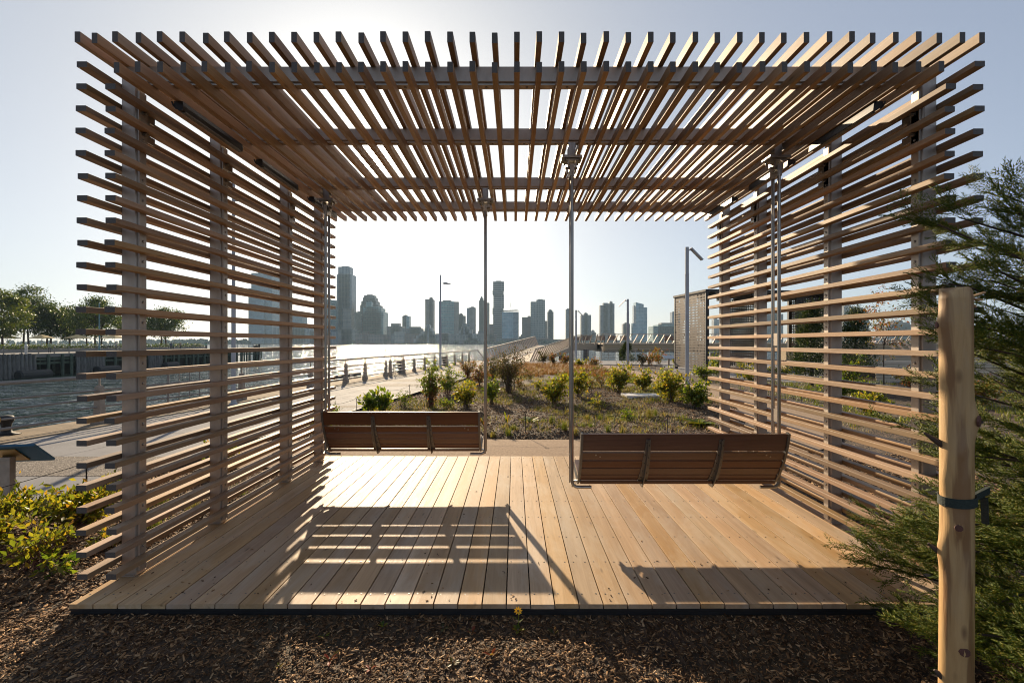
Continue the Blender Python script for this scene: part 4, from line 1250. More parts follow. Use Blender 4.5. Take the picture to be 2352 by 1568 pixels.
B('slim red-brown tower under construction with open floors', 1500, [(977, 996, 688), (986, 993, 683.5), (977, 986, 687, 4)], 'brownslab', bands=3.6)
B('broad flat-topped blue glass office block', 1430, [(1007.7, 1043, 692.3), (1043, 1052.8, 692.6, -3, None, 'tan')], 'teal', bands=9)
B('short grey tower tucked beside the broad glass block', 1470, [(1052.8, 1068.6, 725), (1054, 1063, 721)], 'grey')
B('pale grey square tower with stone ribs', 1460, [(1072, 1091.7, 707), (1078, 1091.7, 706, 3, None, 'grey')], 'grayglass')
B('tan stone tower with pointed stepped top behind the hanger rod', 1480, [(1100, 1112, 690), (1102, 1110, 685), (1104, 1108, 681.5), (1112, 1123.8, 695)], 'tan')
def jenga():
    segs = [(1132.5, 1157.8, 646.6, 667), (1131.3, 1156.5, 667, 676.5), (1133.2, 1157.2, 676.5, 707), (1131.3, 1156.2, 707, 722), (1132.6, 1155.5, 722, 764), (1131.5, 1153, 764, None)]
    bl = [(a, b, y0, (i % 2)*3, y1) for i, (a, b, y0, y1) in enumerate(segs)]
    B('very tall dark banded tower of shifted stacked blocks', 1420, bl, 'darkstripe', depth=30, bands=7.2)
jenga()
def flare(t, d):
    X0, X1 = (1150.5-VX)/FX*d, (1192.5-VX)/FX*d; Z = EYE-(714-VY)/FX*d
    MB().add([(X0, d-4, Z+.3), (X1-6, d-4, Z+2.2), (X1+1, d+30, Z+2.2), (X0, d+30, Z+.3), (X0, d-4, Z+1.2), (X1-6, d-4, Z+3.2), (X1+1, d+30, Z+3.2), (X0, d+30, Z+1.2)],
             [(0,3,2,1), (4,5,6,7), (0,1,5,4), (1,2,6,5), (2,3,7,6), (3,0,4,7)]).build('flared_roof', M['roofplant'], t)
    MB().tube([((1171-VX)/FX*d, d+12, Z), ((1173-VX)/FX*d, d+12, Z+26)], .5, 6).build('mast', M['roofplant'], t)
B('light blue glass block with a flared flat roof', 1400, [(1153, 1179, 716), (1179, 1191.5, 716, -4, None, 'blueglass')], 'cyan', plant=False, extra=flare)
B('brown tower with bare construction floors beside green glass tower', 1440, [(1199, 1212, 728), (1212, 1218.7, 727, 3, None, 'brown')], 'brownslab', bands=3.6)
B('broad green-grey glass apartment tower with a raised centre', 1430, [(1219, 1251.7, 692.7), (1232, 1251.7, 688.5, 3)], 'aptgreen', bands=6.6)
B('narrow grey slip of a tower beside the green apartment tower', 1480, [(1251.7, 1256.5, 736.7)], 'grey', plant=False)
B('slender brown apartment tower with a raised cap', 1450, [(1257.6, 1271.4, 716), (1260, 1269, 712)], 'apt')
B('dark slender tower mostly hidden behind the hanger rod', 1450, [(1300, 1314, 710)], 'apt')
B('dark gridded apartment tower with small roof cap', 1440, [(1335, 1357.8, 723), (1342, 1350, 719.5)], 'apt')
B('low white block at the foot of the gridded apartment tower', 1430, [(1357.8, 1369, 763), (1360, 1366, 759.5)], 'whiteband', cat='building', name='low_block')
B('taller twin dark apartment towers standing joined together', 1430, [(1378.7, 1397, 701), (1386, 1396, 695.5), (1397, 1411.4, 697), (1401, 1407, 693), (1380, 1413, 765, 5, None, 'brown')], 'apt', bands=6.4)
B('short white-ribbed tower behind the path lamp post', 1450, [(1431.4, 1447, 744), (1434, 1446, 742.5)], 'grey')
def blade(t, d):
    X0, Xm, X1 = ((v-VX)/FX*d for v in (1460.4, 1478.6, 1487.4)); za, zb, zc = (EYE-(v-VY)/FX*d for v in (694, 698.5, 705.5))
    MB().add([(X0, d, BASEZ), (Xm, d, BASEZ), (Xm, d, zb), (X0, d, za), (X0, d+30, BASEZ), (Xm, d+30, BASEZ), (Xm, d+30, zb), (X0, d+30, za)], [(0,1,2,3), (4,7,6,5), (0,4,5,1), (1,5,6,2), (2,6,7,3), (3,7,4,0)]).build('slanted_wall', F['cyan'], t)
    MB().box((1456.5-VX)/FX*d, (1458.5-VX)/FX*d, d+2, d+20, BASEZ, EYE-(701-VY)/FX*d).build('fin', F['grayglass'], t)
B('pale blue glass tower with a slanted top and thin side fin', 1420, [(1478.6, 1487.4, 705.5, -4), (1453.5, 1460.4, 742)], 'cyan', plant=False, extra=blade)
B('wide low green glass office block with dark top storey', 1400, [(1501, 1560, 749), (1512, 1560, 745.5)], 'teal', cat='building', name='office_block', bands=5)
B('narrow grey tower peeking left of the perforated shelter', 1500, [(1544, 1562, 716.5)], 'grayglass')
B('pale tower seen between shelter corner and sunlit wall', 1450, [(1640, 1651.5, 733)], 'whiteband')
B('broad blue-grey tower seen through the shelter opening', 1440, [(1678, 1717, 706), (1688, 1710, 702)], 'apt', bands=6.4)
B('slim grey tower seen through the shelter beside a broad one', 1460, [(1723, 1734, 709.6)], 'grey')
B('square dark apartment tower seen through the right half of the shelter', 1440, [(1762, 1799, 721), (1770, 1790, 718)], 'apt')
B('pale grey tower rising behind the far junipers', 1440, [(1938.6, 1966, 703.7)], 'grey', bands=6.6)
B('blue-grey apartment tower with a small cap right of the far junipers', 1430, [(1966, 1995.7, 713), (1974, 1988, 708)], 'aptgreen', bands=6.6)
B('brown brick block with a pale side wing beyond the ferry', 1400, [(2045, 2100, 744.7), (2036.7, 2046, 748, 0, None, 'whiteband'), (2052, 2090, 740)], 'brown', cat='building', name='brick_block')
B('small dark block on the far shore behind the peeled log', 1400, [(2235, 2262, 748)], 'apt', cat='building', name='low_block')

LG = 'low waterfront buildings across the river'
def lowb(label, bl, mat, d=1390, bands=4.2): B(label, d, bl, mat, cat='building', name='waterfront_building', bands=bands, plant=False, group=LG)
lowb('long dark office terrace on the far shore behind the shaded wall', [(700, 777, 762), (712, 760, 757)], 'grayglass')
lowb('grey stone riverside block below the tallest skyscraper', [(777, 815, 756), (784, 808, 752)], 'grey')
lowb('pink-brown long riverside block below the stepped towers', [(815, 851, 766), (832, 845, 762, 3, None, 'brown'), (851, 881, 768)], 'low')
lowb('bulky grey block with two roof levels right of the teal stepped block', [(888, 924, 749), (898, 917, 742.5)], 'low', 1410)
lowb('dark flat block with long flat roof below the lone grey tower', [(924, 966, 754), (940, 964, 750)], 'apt', 1410)
lowb('white framed apartment block at the river edge', [(905, 929, 762), (898, 906, 766, 0, None, 'apt')], 'whiteband')
lowb('dark brown riverside block beside the white framed one', [(929, 962, 766)], 'brown')
lowb('white terraced riverside building with a dark central spine', [(950, 1003, 778), (956, 1001, 772), (962, 999, 767), (968, 996, 760), (975, 993, 753), (978, 988, 746), (981, 986, 745, 4, None, 'apt')], 'whiteband', 1385, 0)
lowb('rounded pale apartment row with curved balconies at the water', [(1001, 1036, 766), (1010, 1030, 763), (1036, 1075, 769)], 'whiteband', 1380, 3.2)
lowb('second white terraced riverside building behind the lamp pole', [(1040, 1100, 776), (1047, 1097, 766), (1054, 1084, 757), (1059, 1077, 749), (1062, 1072, 743), (1064, 1069, 742.5, 4, None, 'apt')], 'whiteband', 1386, 0)
lowb('plain grey riverside block beside the second terraces', [(1098, 1112, 760)], 'grey')
lowb('brown low warehouse at the foot of the shifted-block tower', [(1118, 1140, 768), (1124, 1134, 744)], 'brown')
lowb('dark glass podium below the flared-roof block', [(1140, 1200, 777)], 'apt')
lowb('small brick riverside houses left of the green apartment tower', [(1192, 1206, 772), (1196, 1203, 768)], 'low')
lowb('long low riverside blocks behind the walkway railing', [(1206, 1300, 779), (1236, 1262, 776), (1300, 1470, 781), (1312, 1330, 775)], 'low')
lowb('low white and green warehouses far right of the junipers', [(1990, 2036, 776), (2100, 2235, 774), (2262, 2360, 776)], 'grey')

# tree belt and greenery on the far shore
def far_greenery():
    r = np.random.default_rng(9); V = []; Fc = []
    for xa, xb, yt, n in ((330, 580, 777, 150), (1150, 1196, 781, 26), (805, 812, 780, 6), (1000, 1500, 783, 80), (1640, 2350, 781, 120), (-150, 330, 780, 120)):
        for i in range(n):
            d = r.uniform(1360, 1372); x = r.uniform(xa, xb); rad = r.uniform(3, 7)*(1.2 if yt < 779 else .9)
            c = px(x, yt, d); z = BASEZ-.5
            base = len(V)
            for k, (rr, zz) in enumerate(((.7, 0), (1.0, .45), (.7, .85), (.15, 1.0))):
                for a in range(6):
                    q = r.uniform(.75, 1.25)
                    V.append((c.x+rad*rr*q*math.cos(a*1.047+k), d+rad*rr*.6*math.sin(a*1.047+k), z+rad*1.5*zz*q))
            for k in range(3):
                for a in range(6):
                    Fc.append((base+k*6+a, base+k*6+(a+1) % 6, base+k*6+6+(a+1) % 6, base+k*6+6+a))
    o = link('far_trees', np_mesh('far_trees', V, Fc, M['shoregreen']))
    props(o, 'dark belt of trees along the far river bank', 'trees', None, 'stuff')
far_greenery()

# ------------------------------------------------------------------ pier on the left
PX = -71.0
def pier():
    t = thing('pier', 'long concrete pier on dark piles with bundled fender piles and pipe railing', 'pier', (PX-20, 95, -3.4))
    MB().box(PX-60, PX, 40, 134, -.55, 0).build('pier_deck', M['pier'], t)
    MB().box(PX-58, PX-4.5, 42, 130, -5, -.56).build('shade_block', M['rubber'], t)  # added black block, stands in for the deep shade beneath the pier deck
    for z in (-.85, -1.45):
        MB().box(PX-.32, PX-.05, 50, 134, z-.16, z+.16).build('wale', M['pile_green'], t)
    y = 52.0; k = 0
    while y < 134:
        MB().tube([(PX+.12, y, -5.5), (PX+.12, y, -.15)], .2, 8).build('pile', M['pile_green'], t)
        MB().tube([(PX-2.4, y+1.1, -5.5), (PX-2.4, y+1.1, -.56)], .22, 8).build('pile', M['pile_green'], t)
        k += 1; y += 2.3 if k % 3 else 1.5
    for y0, n in ((65.5, 9), (77.2, 9), (92.4, 6)):
        for i in range(n):
            MB().tube([(PX+.5+.05*(i % 2), y0+i*.58, -5.5), (PX+.42, y0+i*.58, -2.2), (PX+.36, y0+i*.58, .05+.05*math.sin(i*3))], [.27, .27, .25], 9).build('fender_pile', M['pile_old'], t)
    for y0, L in ((67.0, 4.6), (79.5, 4.5), (95.0, 3.6)):
        MB().tube([(PX+1.3, y0, -3.0), (PX+1.3, y0+.15, -3.0), (PX+1.3, y0+L-.15, -3.0), (PX+1.3, y0+L, -3.0)], [.5, .72, .72, .5], 14).build('rubber_fender', M['rubber'], t, smooth=False)
    for i in range(5):
        MB().tube([(PX-.6-i*.35, 133.6+.1*i, -5.5), (PX-.5-i*.35, 133.8, 1.2-.12*i)], .2, 8).build('dolphin_pile', M['rubber'], t)
    y = 52.0
    while y < 134:
        MB().box(PX-.42, PX-.32, y-.05, y+.05, 0, 1.08).build('rail_post', M['rail'], t); y += 2.45
    for z in (1.08, .8, .55, .3):
        MB().box(PX-.40, PX-.34, 50, 133.5, z-.025, z+.025).build('rail', M['rail'], t)
    MB().box(PX-56, PX-9, 60, 124, 0, .55).build('planter', M['pier'], t)
    t2 = thing('light_bollard', 'short white capped light bollard at the pier railing', 'bollard', (PX-.9, 70.3, 0))
    MB().lathe([(.17, 0), (.17, .95), (.24, .96), (.24, 1.02), (.17, 1.05), (.17, 1.2), (.25, 1.21), (.1, 1.35)], (PX-.9, 70.3, 0), 10).build('post', M['white'], t2)
    t3 = thing('pier_lamp', 'tall teal lamp pole standing on the pier among the trees', 'lamp post', (PX-1.6, 83.5, 0))
    MB().lathe([(.2, 0), (.2, 1.0), (.11, 1.05), (.09, 8.4), (.12, 8.45), (.03, 8.7)], (PX-1.6, 83.5, 0), 10).build('pole', M['teal'], t3)
    for i in range(5):
        x, y = PX-12-i*9.5, 99+2*i
        u = thing('parasol', 'beige canvas parasol open under the pier trees', 'parasol', (x, y, .55), 'parasols on the pier')
        MB().lathe([(.04, 0), (.04, 2.5)], (x, y, .55), 8).build('pole', M['white'], u)
        MB().lathe([(2.1, 2.0), (2.1, 2.05), (1.2, 2.42), (.05, 2.8)], (x, y, .55), 8).build('canopy', M['umbrella'], u)
pier()

def person(x, y, z, face, label, sit=False):
    me = bpy.data.meshes.new('person')
    V = [(0, 0, .92), (0, .01, 1.15), (0, 0, 1.40), (0, 0, 1.50), (0, .02, 1.60), (0, .02, 1.72),
         (.19, 0, 1.40), (.25, .03, 1.14), (.24, .10, .92), (-.19, 0, 1.40), (-.25, .02, 1.14), (-.23, .08, .92),
         (.10, 0, .86), (.11, .03, .48), (.11, 0, .09), (.12, .14, .04), (-.10, 0, .86), (-.12, .02, .48), (-.12, -.04, .09), (-.13, .10, .04)]
    E = [(0, 1), (1, 2), (2, 3), (3, 4), (4, 5), (2, 6), (6, 7), (7, 8), (2, 9), (9, 10), (10, 11), (0, 12), (12, 13), (13, 14), (14, 15), (0, 16), (16, 17), (17, 18), (18, 19)]
    rad = [.15, .15, .15, .06, .10, .085, .075, .05, .035, .075, .05, .035, .10, .07, .05, .04, .10, .07, .05, .04]
    me.from_pydata(V, E, []); me.materials.append(M['person'])
    o = link('person', me, None, (x, y, z)); o.rotation_euler.z = R(face)
    sk = o.modifiers.new('skin', 'SKIN')
    sv = me.skin_vertices[0].data if me.skin_vertices else None
    if sv is None:
        bpy.context.view_layer.update()
        sv = me.skin_vertices[0].data
    for i, q in enumerate(rad): sv[i].radius = (q, q*.8)
    sv[0].use_root = True
    o.modifiers.new('smooth', 'SUBSURF').levels = 1
    props(o, label, 'person', 'people on the pier')
for x, y, f, l in ((PX-1.4, 112.0, 200, 'person in dark clothes standing alone at the pier railing'), (PX-2.0, 101.5, 30, 'person standing in a small group near the pier end trees'),
                   (PX-2.6, 103.0, 160, 'person standing in a small group near the pier end trees'), (PX-2.2, 104.6, 90, 'person standing in a small group near the pier end trees'),
                   (PX-3.2, 76.2, 10, 'person standing on the pier beside the teal lamp pole'), (PX-2.4, 88.0, 120, 'person walking along the pier railing past the shady trees')):
    person(x, y, 0, f, l)

# ------------------------------------------------------------------ plants
def unit(v): return v/np.maximum(np.linalg.norm(v, axis=-1, keepdims=True), 1e-9)

def leaf_arrays(P, D, size, ratio, r, fold=.25):
    """P base points, D directions, size lengths -> folded rhombic leaves (4 verts, 2 tris)"""
    n = len(P); D = unit(D)
    s = unit(np.cross(D, r.normal(size=(n, 3))))
    u = np.cross(s, D)
    L = size[:, None]; w = (size*ratio)[:, None]
    mid = P + D*L*.5
    V = np.stack([P, mid + s*w*.5 + u*w*fold, P + D*L, mid - s*w*.5 + u*w*fold], 1).reshape(-1, 3)
    i = 4*np.arange(n)[:, None]
    Fc = np.concatenate([i+np.array([[0, 1, 2]]), i+np.array([[0, 2, 3]])], 1).reshape(-1, 3)
    return V, Fc

def shrub(x, y, h, w, label, mat, seed, nst=9, nl=420, ls=.05, ratio=.5, lo=.3, name='shrub', group='shrubs in the garden', stem='twig', spread=1.0, up=.5, tmax=1.0, r0=.007):
    r = np.random.default_rng(seed); nst = int(nst*2.0); nl = int(nl*(.72 if group == 'rose shrubs beside the deck' else .95)); lo = lo*.6; w = w*1.3; h = h*(.9 if name == 'shrub' else 1)
    z = float(ground_z(x, y)[0])
    t = thing(name, label, 'shrub', (x, y, z), group)
    b = MB(); tips = []; stems = []
    for k in range(nst):
        a = r.uniform(0, 6.283); e = r.uniform(.1, 1)**.5*w*.55*spread; hh = h*r.uniform(.38, 1.05)
        p0 = np.array([x+r.normal()*(.012+.06*w), y+r.normal()*(.012+.06*w), z-.03]); p3 = np.array([x+math.cos(a)*e, y+math.sin(a)*e, z+hh])
        kn = np.array([r.normal()*.05*w, r.normal()*.05*w, 0])
        pts = [p0+(p3-p0)*s+kn*math.sin(s*3.1)+np.array([0, 0, .12*h*math.sin(s*3.1)*.4])-(np.array([math.cos(a), math.sin(a), 0])*e*.35*math.sin(s*3.14)) for s in np.linspace(0, 1, 6)]
        b.tube(pts, [r0, r0*.85, r0*.7, r0*.55, r0*.4, r0*.2], 5)
        stems.append(np.array(pts))
        for q in range(5):                                    # side twigs
            s = r.uniform(.35, .9); i = int(s*5); p = pts[i]+(pts[min(i+1, 5)]-pts[i])*(s*5-i)
            d = unit(r.normal(size=3)+np.array([math.cos(a)*.6, math.sin(a)*.6, .7]))*r.uniform(.12, .38)*h*(w/h)**.3
            tw = np.array([p, p+d*.5+np.array([0, 0, .01]), p+d]); b.tube(list(tw), [r0*.4, r0*.3, r0*.15], 4)
            stems.append(np.array([tw[0]+(tw[2]-tw[0])*f for f in np.linspace(0, 1, 6)]))
    b.build('stems', M[stem], t, fix=False)
    S = np.array(stems); k = r.integers(0, len(S), nl); s = r.uniform(0, 1, nl)**.8*5
    main = (k % 6 == 0)
    s = np.where(main, 5*(lo+(1-lo)*s/5), s)
    i = np.minimum(s.astype(int), 4); f = (s-i)[:, None]
    P = S[k, i]*(1-f)+S[k, i+1]*f
    keep = (P[:, 2]-z) > h*lo*.7
    P = P[keep]; P = np.concatenate([P, P+r.normal(size=P.shape)*.035*w]); n = len(P)
    ax = unit(P-np.array([x, y, z+h*.3]))
    D = unit(r.normal(size=(n, 3))+ax*.7+np.array([0, 0, up]))
    V, Fc = leaf_arrays(P, D, ls*1.25*r.uniform(.6, 1.25, n), ratio, r)
    o = link('foliage', np_mesh('foliage', V-np.array([x, y, z]), Fc, M[mat]), t, (x, y, z))
    return t

sh = shrub
sh(-.18, 15.1, 1.62, .95, 'tall many-stemmed shrub with sparse olive-brown leaves', 'l_olive', 1, 26, 1500, .05, .5, .28, spread=1.1)
sh(1.11, 12.9, .80, .76, 'round yellow-green leafy shrub left of the middle hanger rod', 'l_yellow', 2, 12, 800, .065, .6, .2)
sh(1.85, 13.7, .92, .48, 'upright yellow-green shrub right of the middle hanger rod', 'l_yellow', 3, 8, 480, .065, .6, .3)
sh(3.25, 15.1, .92, .74, 'bushy yellow-green shrub behind the flat stone slab', 'l_yellow', 4, 12, 820, .065, .6, .2)
sh(4.22, 15.6, .74, .60, 'low leafy shrub between two larger yellow-green shrubs', 'l_yellow', 5, 9, 520, .065, .6, .2)
sh(4.22, 13.0, .98, .95, 'wide yellow-green shrub right of the flat stone slab', 'l_yellow', 6, 14, 1000, .065, .6, .2)
sh(4.46, 11.8, .74, .66, 'green shrub in front of the thick grey lamp post', 'l_green', 7, 11, 700, .06, .6, .2)
sh(-.60, 12.5, .76, .42, 'small upright green shrub beside the swing bench hanger', 'l_green', 8, 8, 380, .06, .55, .2)
sh(3.0, 16.6, .6, .5, 'thin sparse shrub standing alone in the garden middle', 'l_red', 9, 7, 160, .05, .5, .3)
sh(-2.13, 12.0, 1.32, .36, 'leggy shrub with bare red stems and a green leafy top', 'l_green', 10, 11, 520, .055, .5, .60, stem='redtwig')
sh(-2.05, 11.95, .9, .34, 'reddish leggy shrub leaning on the bare-stemmed one', 'l_red', 30, 7, 230, .05, .5, .45, stem='redtwig')
sh(-2.04, 14.8, .98, .82, 'loose shrub with reddish lower leaves near the promenade', 'l_green', 11, 12, 620, .055, .5, .3, stem='redtwig')
sh(-1.18, 11.7, .70, .55, 'bright yellow shrub with dark stems in front of the tall one', 'l_yellow', 12, 10, 520, .055, .6, .25)
sh(-2.09, 21.1, .95, .75, 'rust-tinged loose shrub at the promenade edge', 'l_red', 13, 13, 560, .06, .5, .3, stem='redtwig')
sh(-1.25, 16.9, 1.12, .6, 'tall reddish twiggy shrub left of the big olive shrub', 'l_red', 14, 14, 560, .05, .5, .3, stem='redtwig')
sh(-.85, 19.5, 1.1, .8, 'pale loose shrub behind the big olive shrub', 'l_olive', 15, 13, 600, .055, .5, .3)
sh(-3.39, 11.3, .58, .34, 'young plant with large upright green leaves at the promenade edge', 'l_green', 16, 6, 110, .11, .5, .15)
sh(-3.05, 11.2, .56, .36, 'second young large-leaved plant beside the rope fence stake', 'l_green', 17, 6, 120, .11, .5, .15)
sh(-4.1, 10.6, .32, .4, 'small green plant peeping past the shaded wall slats', 'l_green', 18, 6, 90, .09, .5, .15)
sh(-3.6, 8.95, .34, .45, 'small yellow-green plant outside the shaded slatted wall', 'l_yellow', 19, 7, 120, .08, .5, .15)
sh(-4.0, 6.6, .42, .45, 'low yellow-green plant outside the shaded wall near the path', 'l_yellow', 20, 8, 150, .07, .5, .15)
G0 = 'low perennials between the garden shrubs'
_r = random.Random(31)
_n = 0
for _k in range(400):
    if _n >= 30: break
    _y = _r.uniform(9.6, 27); _x = _r.uniform(x_edge(_y)+.4, 6.2)
    if path_dist(_x, _y)[0] < PW+.4 or (2.9 < _x < 4.3 and 12.2 < _y < 14.3): continue
    _n += 1
    _m = _r.choice(['l_yellow', 'l_red', 'l_green', 'l_olive'])
    sh(_x, _y, _r.uniform(.22, .5), _r.uniform(.3, .6), {'l_yellow': 'low yellow-green perennial', 'l_red': 'low rust-leaved perennial', 'l_green': 'low dark green perennial', 'l_olive': 'low dull olive perennial'}[_m]+' among the grasses of the planting bed', _m, 200+_n, 7, 120, .05, .45, .1, group=G0, r0=.004)
G2 = 'rose shrubs beside the deck'
sh(-4.0, 4.4, .40, .75, 'large rose bush with yellowing leaves beside the blue-backed sign', 'l_yellow', 21, 18, 1300, .05, .5, .25, group=G2, stem='redtwig', r0=.005)
sh(-4.55, 4.1, .38, .7, 'dense yellow rose bush at the paving edge', 'l_yellow', 22, 14, 900, .05, .5, .2, group=G2, stem='redtwig', r0=.005)
sh(-3.52, 3.52, .40, .55, 'low yellow-green rose bush with dark stems on the mulch', 'l_yellow', 23, 10, 240, .045, .5, .25, group=G2, stem='redtwig', r0=.004)
sh(-3.98, 3.55, .42, .6, 'rose bush with mixed green and yellow leaves left of the deck', 'l_yellow', 24, 11, 400, .05, .5, .25, group=G2, stem='redtwig', r0=.004)
sh(-3.36, 3.95, .17, .22, 'tiny yellow-green seedling beside the deck corner', 'l_yellow', 25, 5, 46, .05, .5, .1, group=G2, r0=.003)
sh(-3.30, 3.42, .17, .26, 'small fresh green seedling on mulch near the deck corner', 'l_green', 26, 5, 54, .055, .5, .1, group=G2, r0=.003)
sh(-4.35, 5.2, .25, .3, 'small leafy plant at the foot of a rope fence stake', 'l_green', 27, 6, 70, .05, .5, .1, group=G2, r0=.003)
# beyond the sunlit wall
G3 = 'shrubs beyond the sunlit wall'
for i, (x, y, h, w, m, l) in enumerate(((11.2, 16.0, 1.35, 1.3, 'l_green', 'round shrub at the foot of the far junipers'), (12.6, 15.2, 1.0, 1.2, 'l_red', 'rusty low shrub beyond the sunlit wall near the steps'),
        (13.8, 15.8, .9, 1.4, 'l_yellow', 'broad yellow-green shrub before the timber steps'), (9.6, 14.2, .8, 1.1, 'l_green', 'low green shrub beyond the sunlit wall beside the path'),
        (8.3, 11.2, .6, .8, 'l_yellow', 'small yellow shrub beside the path behind the sunlit wall'), (12.0, 12.4, .8, 1.2, 'l_red', 'reddish shrub standing in the bed behind the sunlit wall'),
        (14.6, 13.0, .9, 1.3, 'l_green', 'green shrub in the bed right of the reddish one'), (9.6, 19.3, .9, 1.0, 'l_yellow', 'small yellow shrub below the metal shelter'),
        (9.9, 23.3, 1.5, .9, 'l_green', 'leafy shrub against the perforated sheet wall'), (12.4, 22.2, .7, 1.2, 'l_yellow', 'yellowing shrub in front of the shelter opening'),
        (8.4, 21.0, .7, .9, 'l_green', 'low green shrub beside the thick lamp post'))):
    sh(x, y, h, w, l, m, 40+i, 12, 620, .07, .55, .15, group=G3)
# far end of the garden
G4 = 'young shrubs at the far end of the garden'
for i, (X, Yb, yt, wpx, m, l) in enumerate(((1493, 838, 800, 40, 'l_red', 'wispy young shrub right of the evergreen at the plaza'), (1513, 836, 794, 34, 'l_red', 'tall wispy red-leaved shrub near the white sign'), (1475, 838, 808, 26, 'l_olive', 'thin young shrub close to the evergreen'),
        (1333, 842, 823, 30, 'l_yellow', 'low pale shrub at the far garden edge'), (1365, 842, 821, 34, 'l_red', 'low loose shrub at the start of the path'), (1298, 840, 806, 24, 'l_red', 'wispy shrub before the timber ramp rail'), (1247, 838, 802, 22, 'l_olive', 'thin tall shrub before the ramp'), (1270, 838, 808, 22, 'l_red', 'thin rusty shrub before the ramp'),
        (1510, 830, 812, 14, 'l_green', 'tiny upright shrub right of the wispy ones'), (1552, 834, 818, 14, 'l_yellow', 'tiny pale shrub left of the shelter'))):
    d = gy(Yb); p = px(X, Yb, d); u = FX/d
    sh(p.x, p.y, (Yb-yt)/u, wpx/u, l, m, 60+i, 10, 260, .10, .5, .15, group=G4)

def evergreen(x, y, h, w, label, mat, seed, n=9000, ls=.12, name='evergreen_tree', cat='tree', lobes=1.0):
    r = np.random.default_rng(seed); z = float(ground_z(x, y)[0]) if y < 40 else 0.0
    t = thing(name, label, cat, (x, y, z), 'dark evergreen trees in the garden')
    MB().tube([(x, y, z-.1), (x+.02, y, z+h*.5), (x, y, z+h*.95)], [.05*h*.5, .03*h*.5, .005], 7).build('trunk', M['bark'], t)
    nb = 90; hb = r.uniform(.03, 1, nb)**.9; az = r.uniform(0, 6.283, nb)
    rad = (w*.5)*(1-hb**1.5*.92)*r.uniform(.75, 1.12, nb)
    k = r.integers(0, nb, n); s = r.uniform(.25, 1, n)**.7
    P = np.stack([x+np.cos(az[k])*rad[k]*s, y+np.sin(az[k])*rad[k]*s, z+hb[k]*h*.93+s*rad[k]*.35+.03*h], 1)+r.normal(size=(n, 3))*.045*h*lobes
    P[:, 2] = np.maximum(P[:, 2], z+.02)
    D = unit(np.stack([np.cos(az[k]), np.sin(az[k]), np.full(n, .8)], 1)+r.normal(size=(n, 3))*.5)
    V, Fc = leaf_arrays(P, D, ls*r.uniform(.5, 1.2, n), .28, r)
    link('crown', np_mesh('crown', V-np.array([x, y, z]), Fc, M[mat]), t, (x, y, z))
p = px(1864, 889, gy(889)); evergreen(p.x, p.y, 3.1, 1.3, 'dark conical juniper behind the sunlit wall at the shelter end', 'juniper2', 1)
p = px(1964, 872, gy(872)); evergreen(p.x, p.y, 3.2, 1.6, 'second dark juniper closer to the timber steps', 'juniper2', 2)
p = px(1440, 836, gy(836)); evergreen(p.x, p.y, 1.75, 1.45, 'bushy dark pine shrub beside the path lamp post', 'juniper2', 3, 5000, .12, 'pine_shrub', 'shrub')

def broadleaf(x, y, z, h, w, label, mat, seed, nl=4500, ls=.42, trunk=.22, lo=.28, group='broadleaf trees on the pier', name='broadleaf_tree', split=1):
    r = np.random.default_rng(seed)
    t = thing(name, label, 'tree', (x, y, z), group)
    b = MB(); ends = []
    nb = 11
    for q in range(split):
        bx, by = x+(q-.5*(split-1))*w*.12, y
        top = np.array([bx+r.normal()*.03*w, by, z+h*.62])
        b.tube([(bx, by, z-.05), (bx+r.normal()*.02*w, by, z+h*.3), tuple(top)], [trunk, trunk*.72, trunk*.4], 8)
        for k in range(nb):
            s = r.uniform(lo+.05, .62); a = r.uniform(0, 6.283)
            p0 = np.array([bx, by, z+h*s]); e = np.array([x+math.cos(a)*w*.5*r.uniform(.5, .95), y+math.sin(a)*w*.5*r.uniform(.5, .95), z+h*(s+r.uniform(.12, .36))])
            mid = p0*.5+e*.5+np.array([0, 0, .03*h]); b.tube([tuple(p0), tuple(mid), tuple(e)], [trunk*.36, trunk*.22, trunk*.06], 5)
            ends += [mid, e]
    b.build('trunk', M['bark'], t, fix=False)
    nc = 46
    cz = r.uniform(lo, 1, nc); ca = r.uniform(0, 6.283, nc)
    env = np.sin(np.clip((cz-lo)/(1-lo), 0, 1)**.75*3.0+.12)
    cr = w*.5*env*r.uniform(.35, 1.0, nc)
    C = np.stack([x+np.cos(ca)*cr, y+np.sin(ca)*cr, z+cz*h*.97], 1)
    C = np.concatenate([C, np.array(ends)])
    k = r.integers(0, len(C), nl); sz = r.uniform(.035, .085, len(C))*w*1.25
    P = C[k]+r.normal(size=(nl, 3))*sz[k][:, None]*np.array([1, 1, .55])
    D = unit(r.normal(size=(nl, 3))+np.array([0, 0, -.15]))
    V, Fc = leaf_arrays(P, D, ls*r.uniform(.6, 1.2, nl), .5, r)
    link('crown', np_mesh('crown', V-np.array([x, y, z]), Fc, M[mat]), t, (x, y, z))
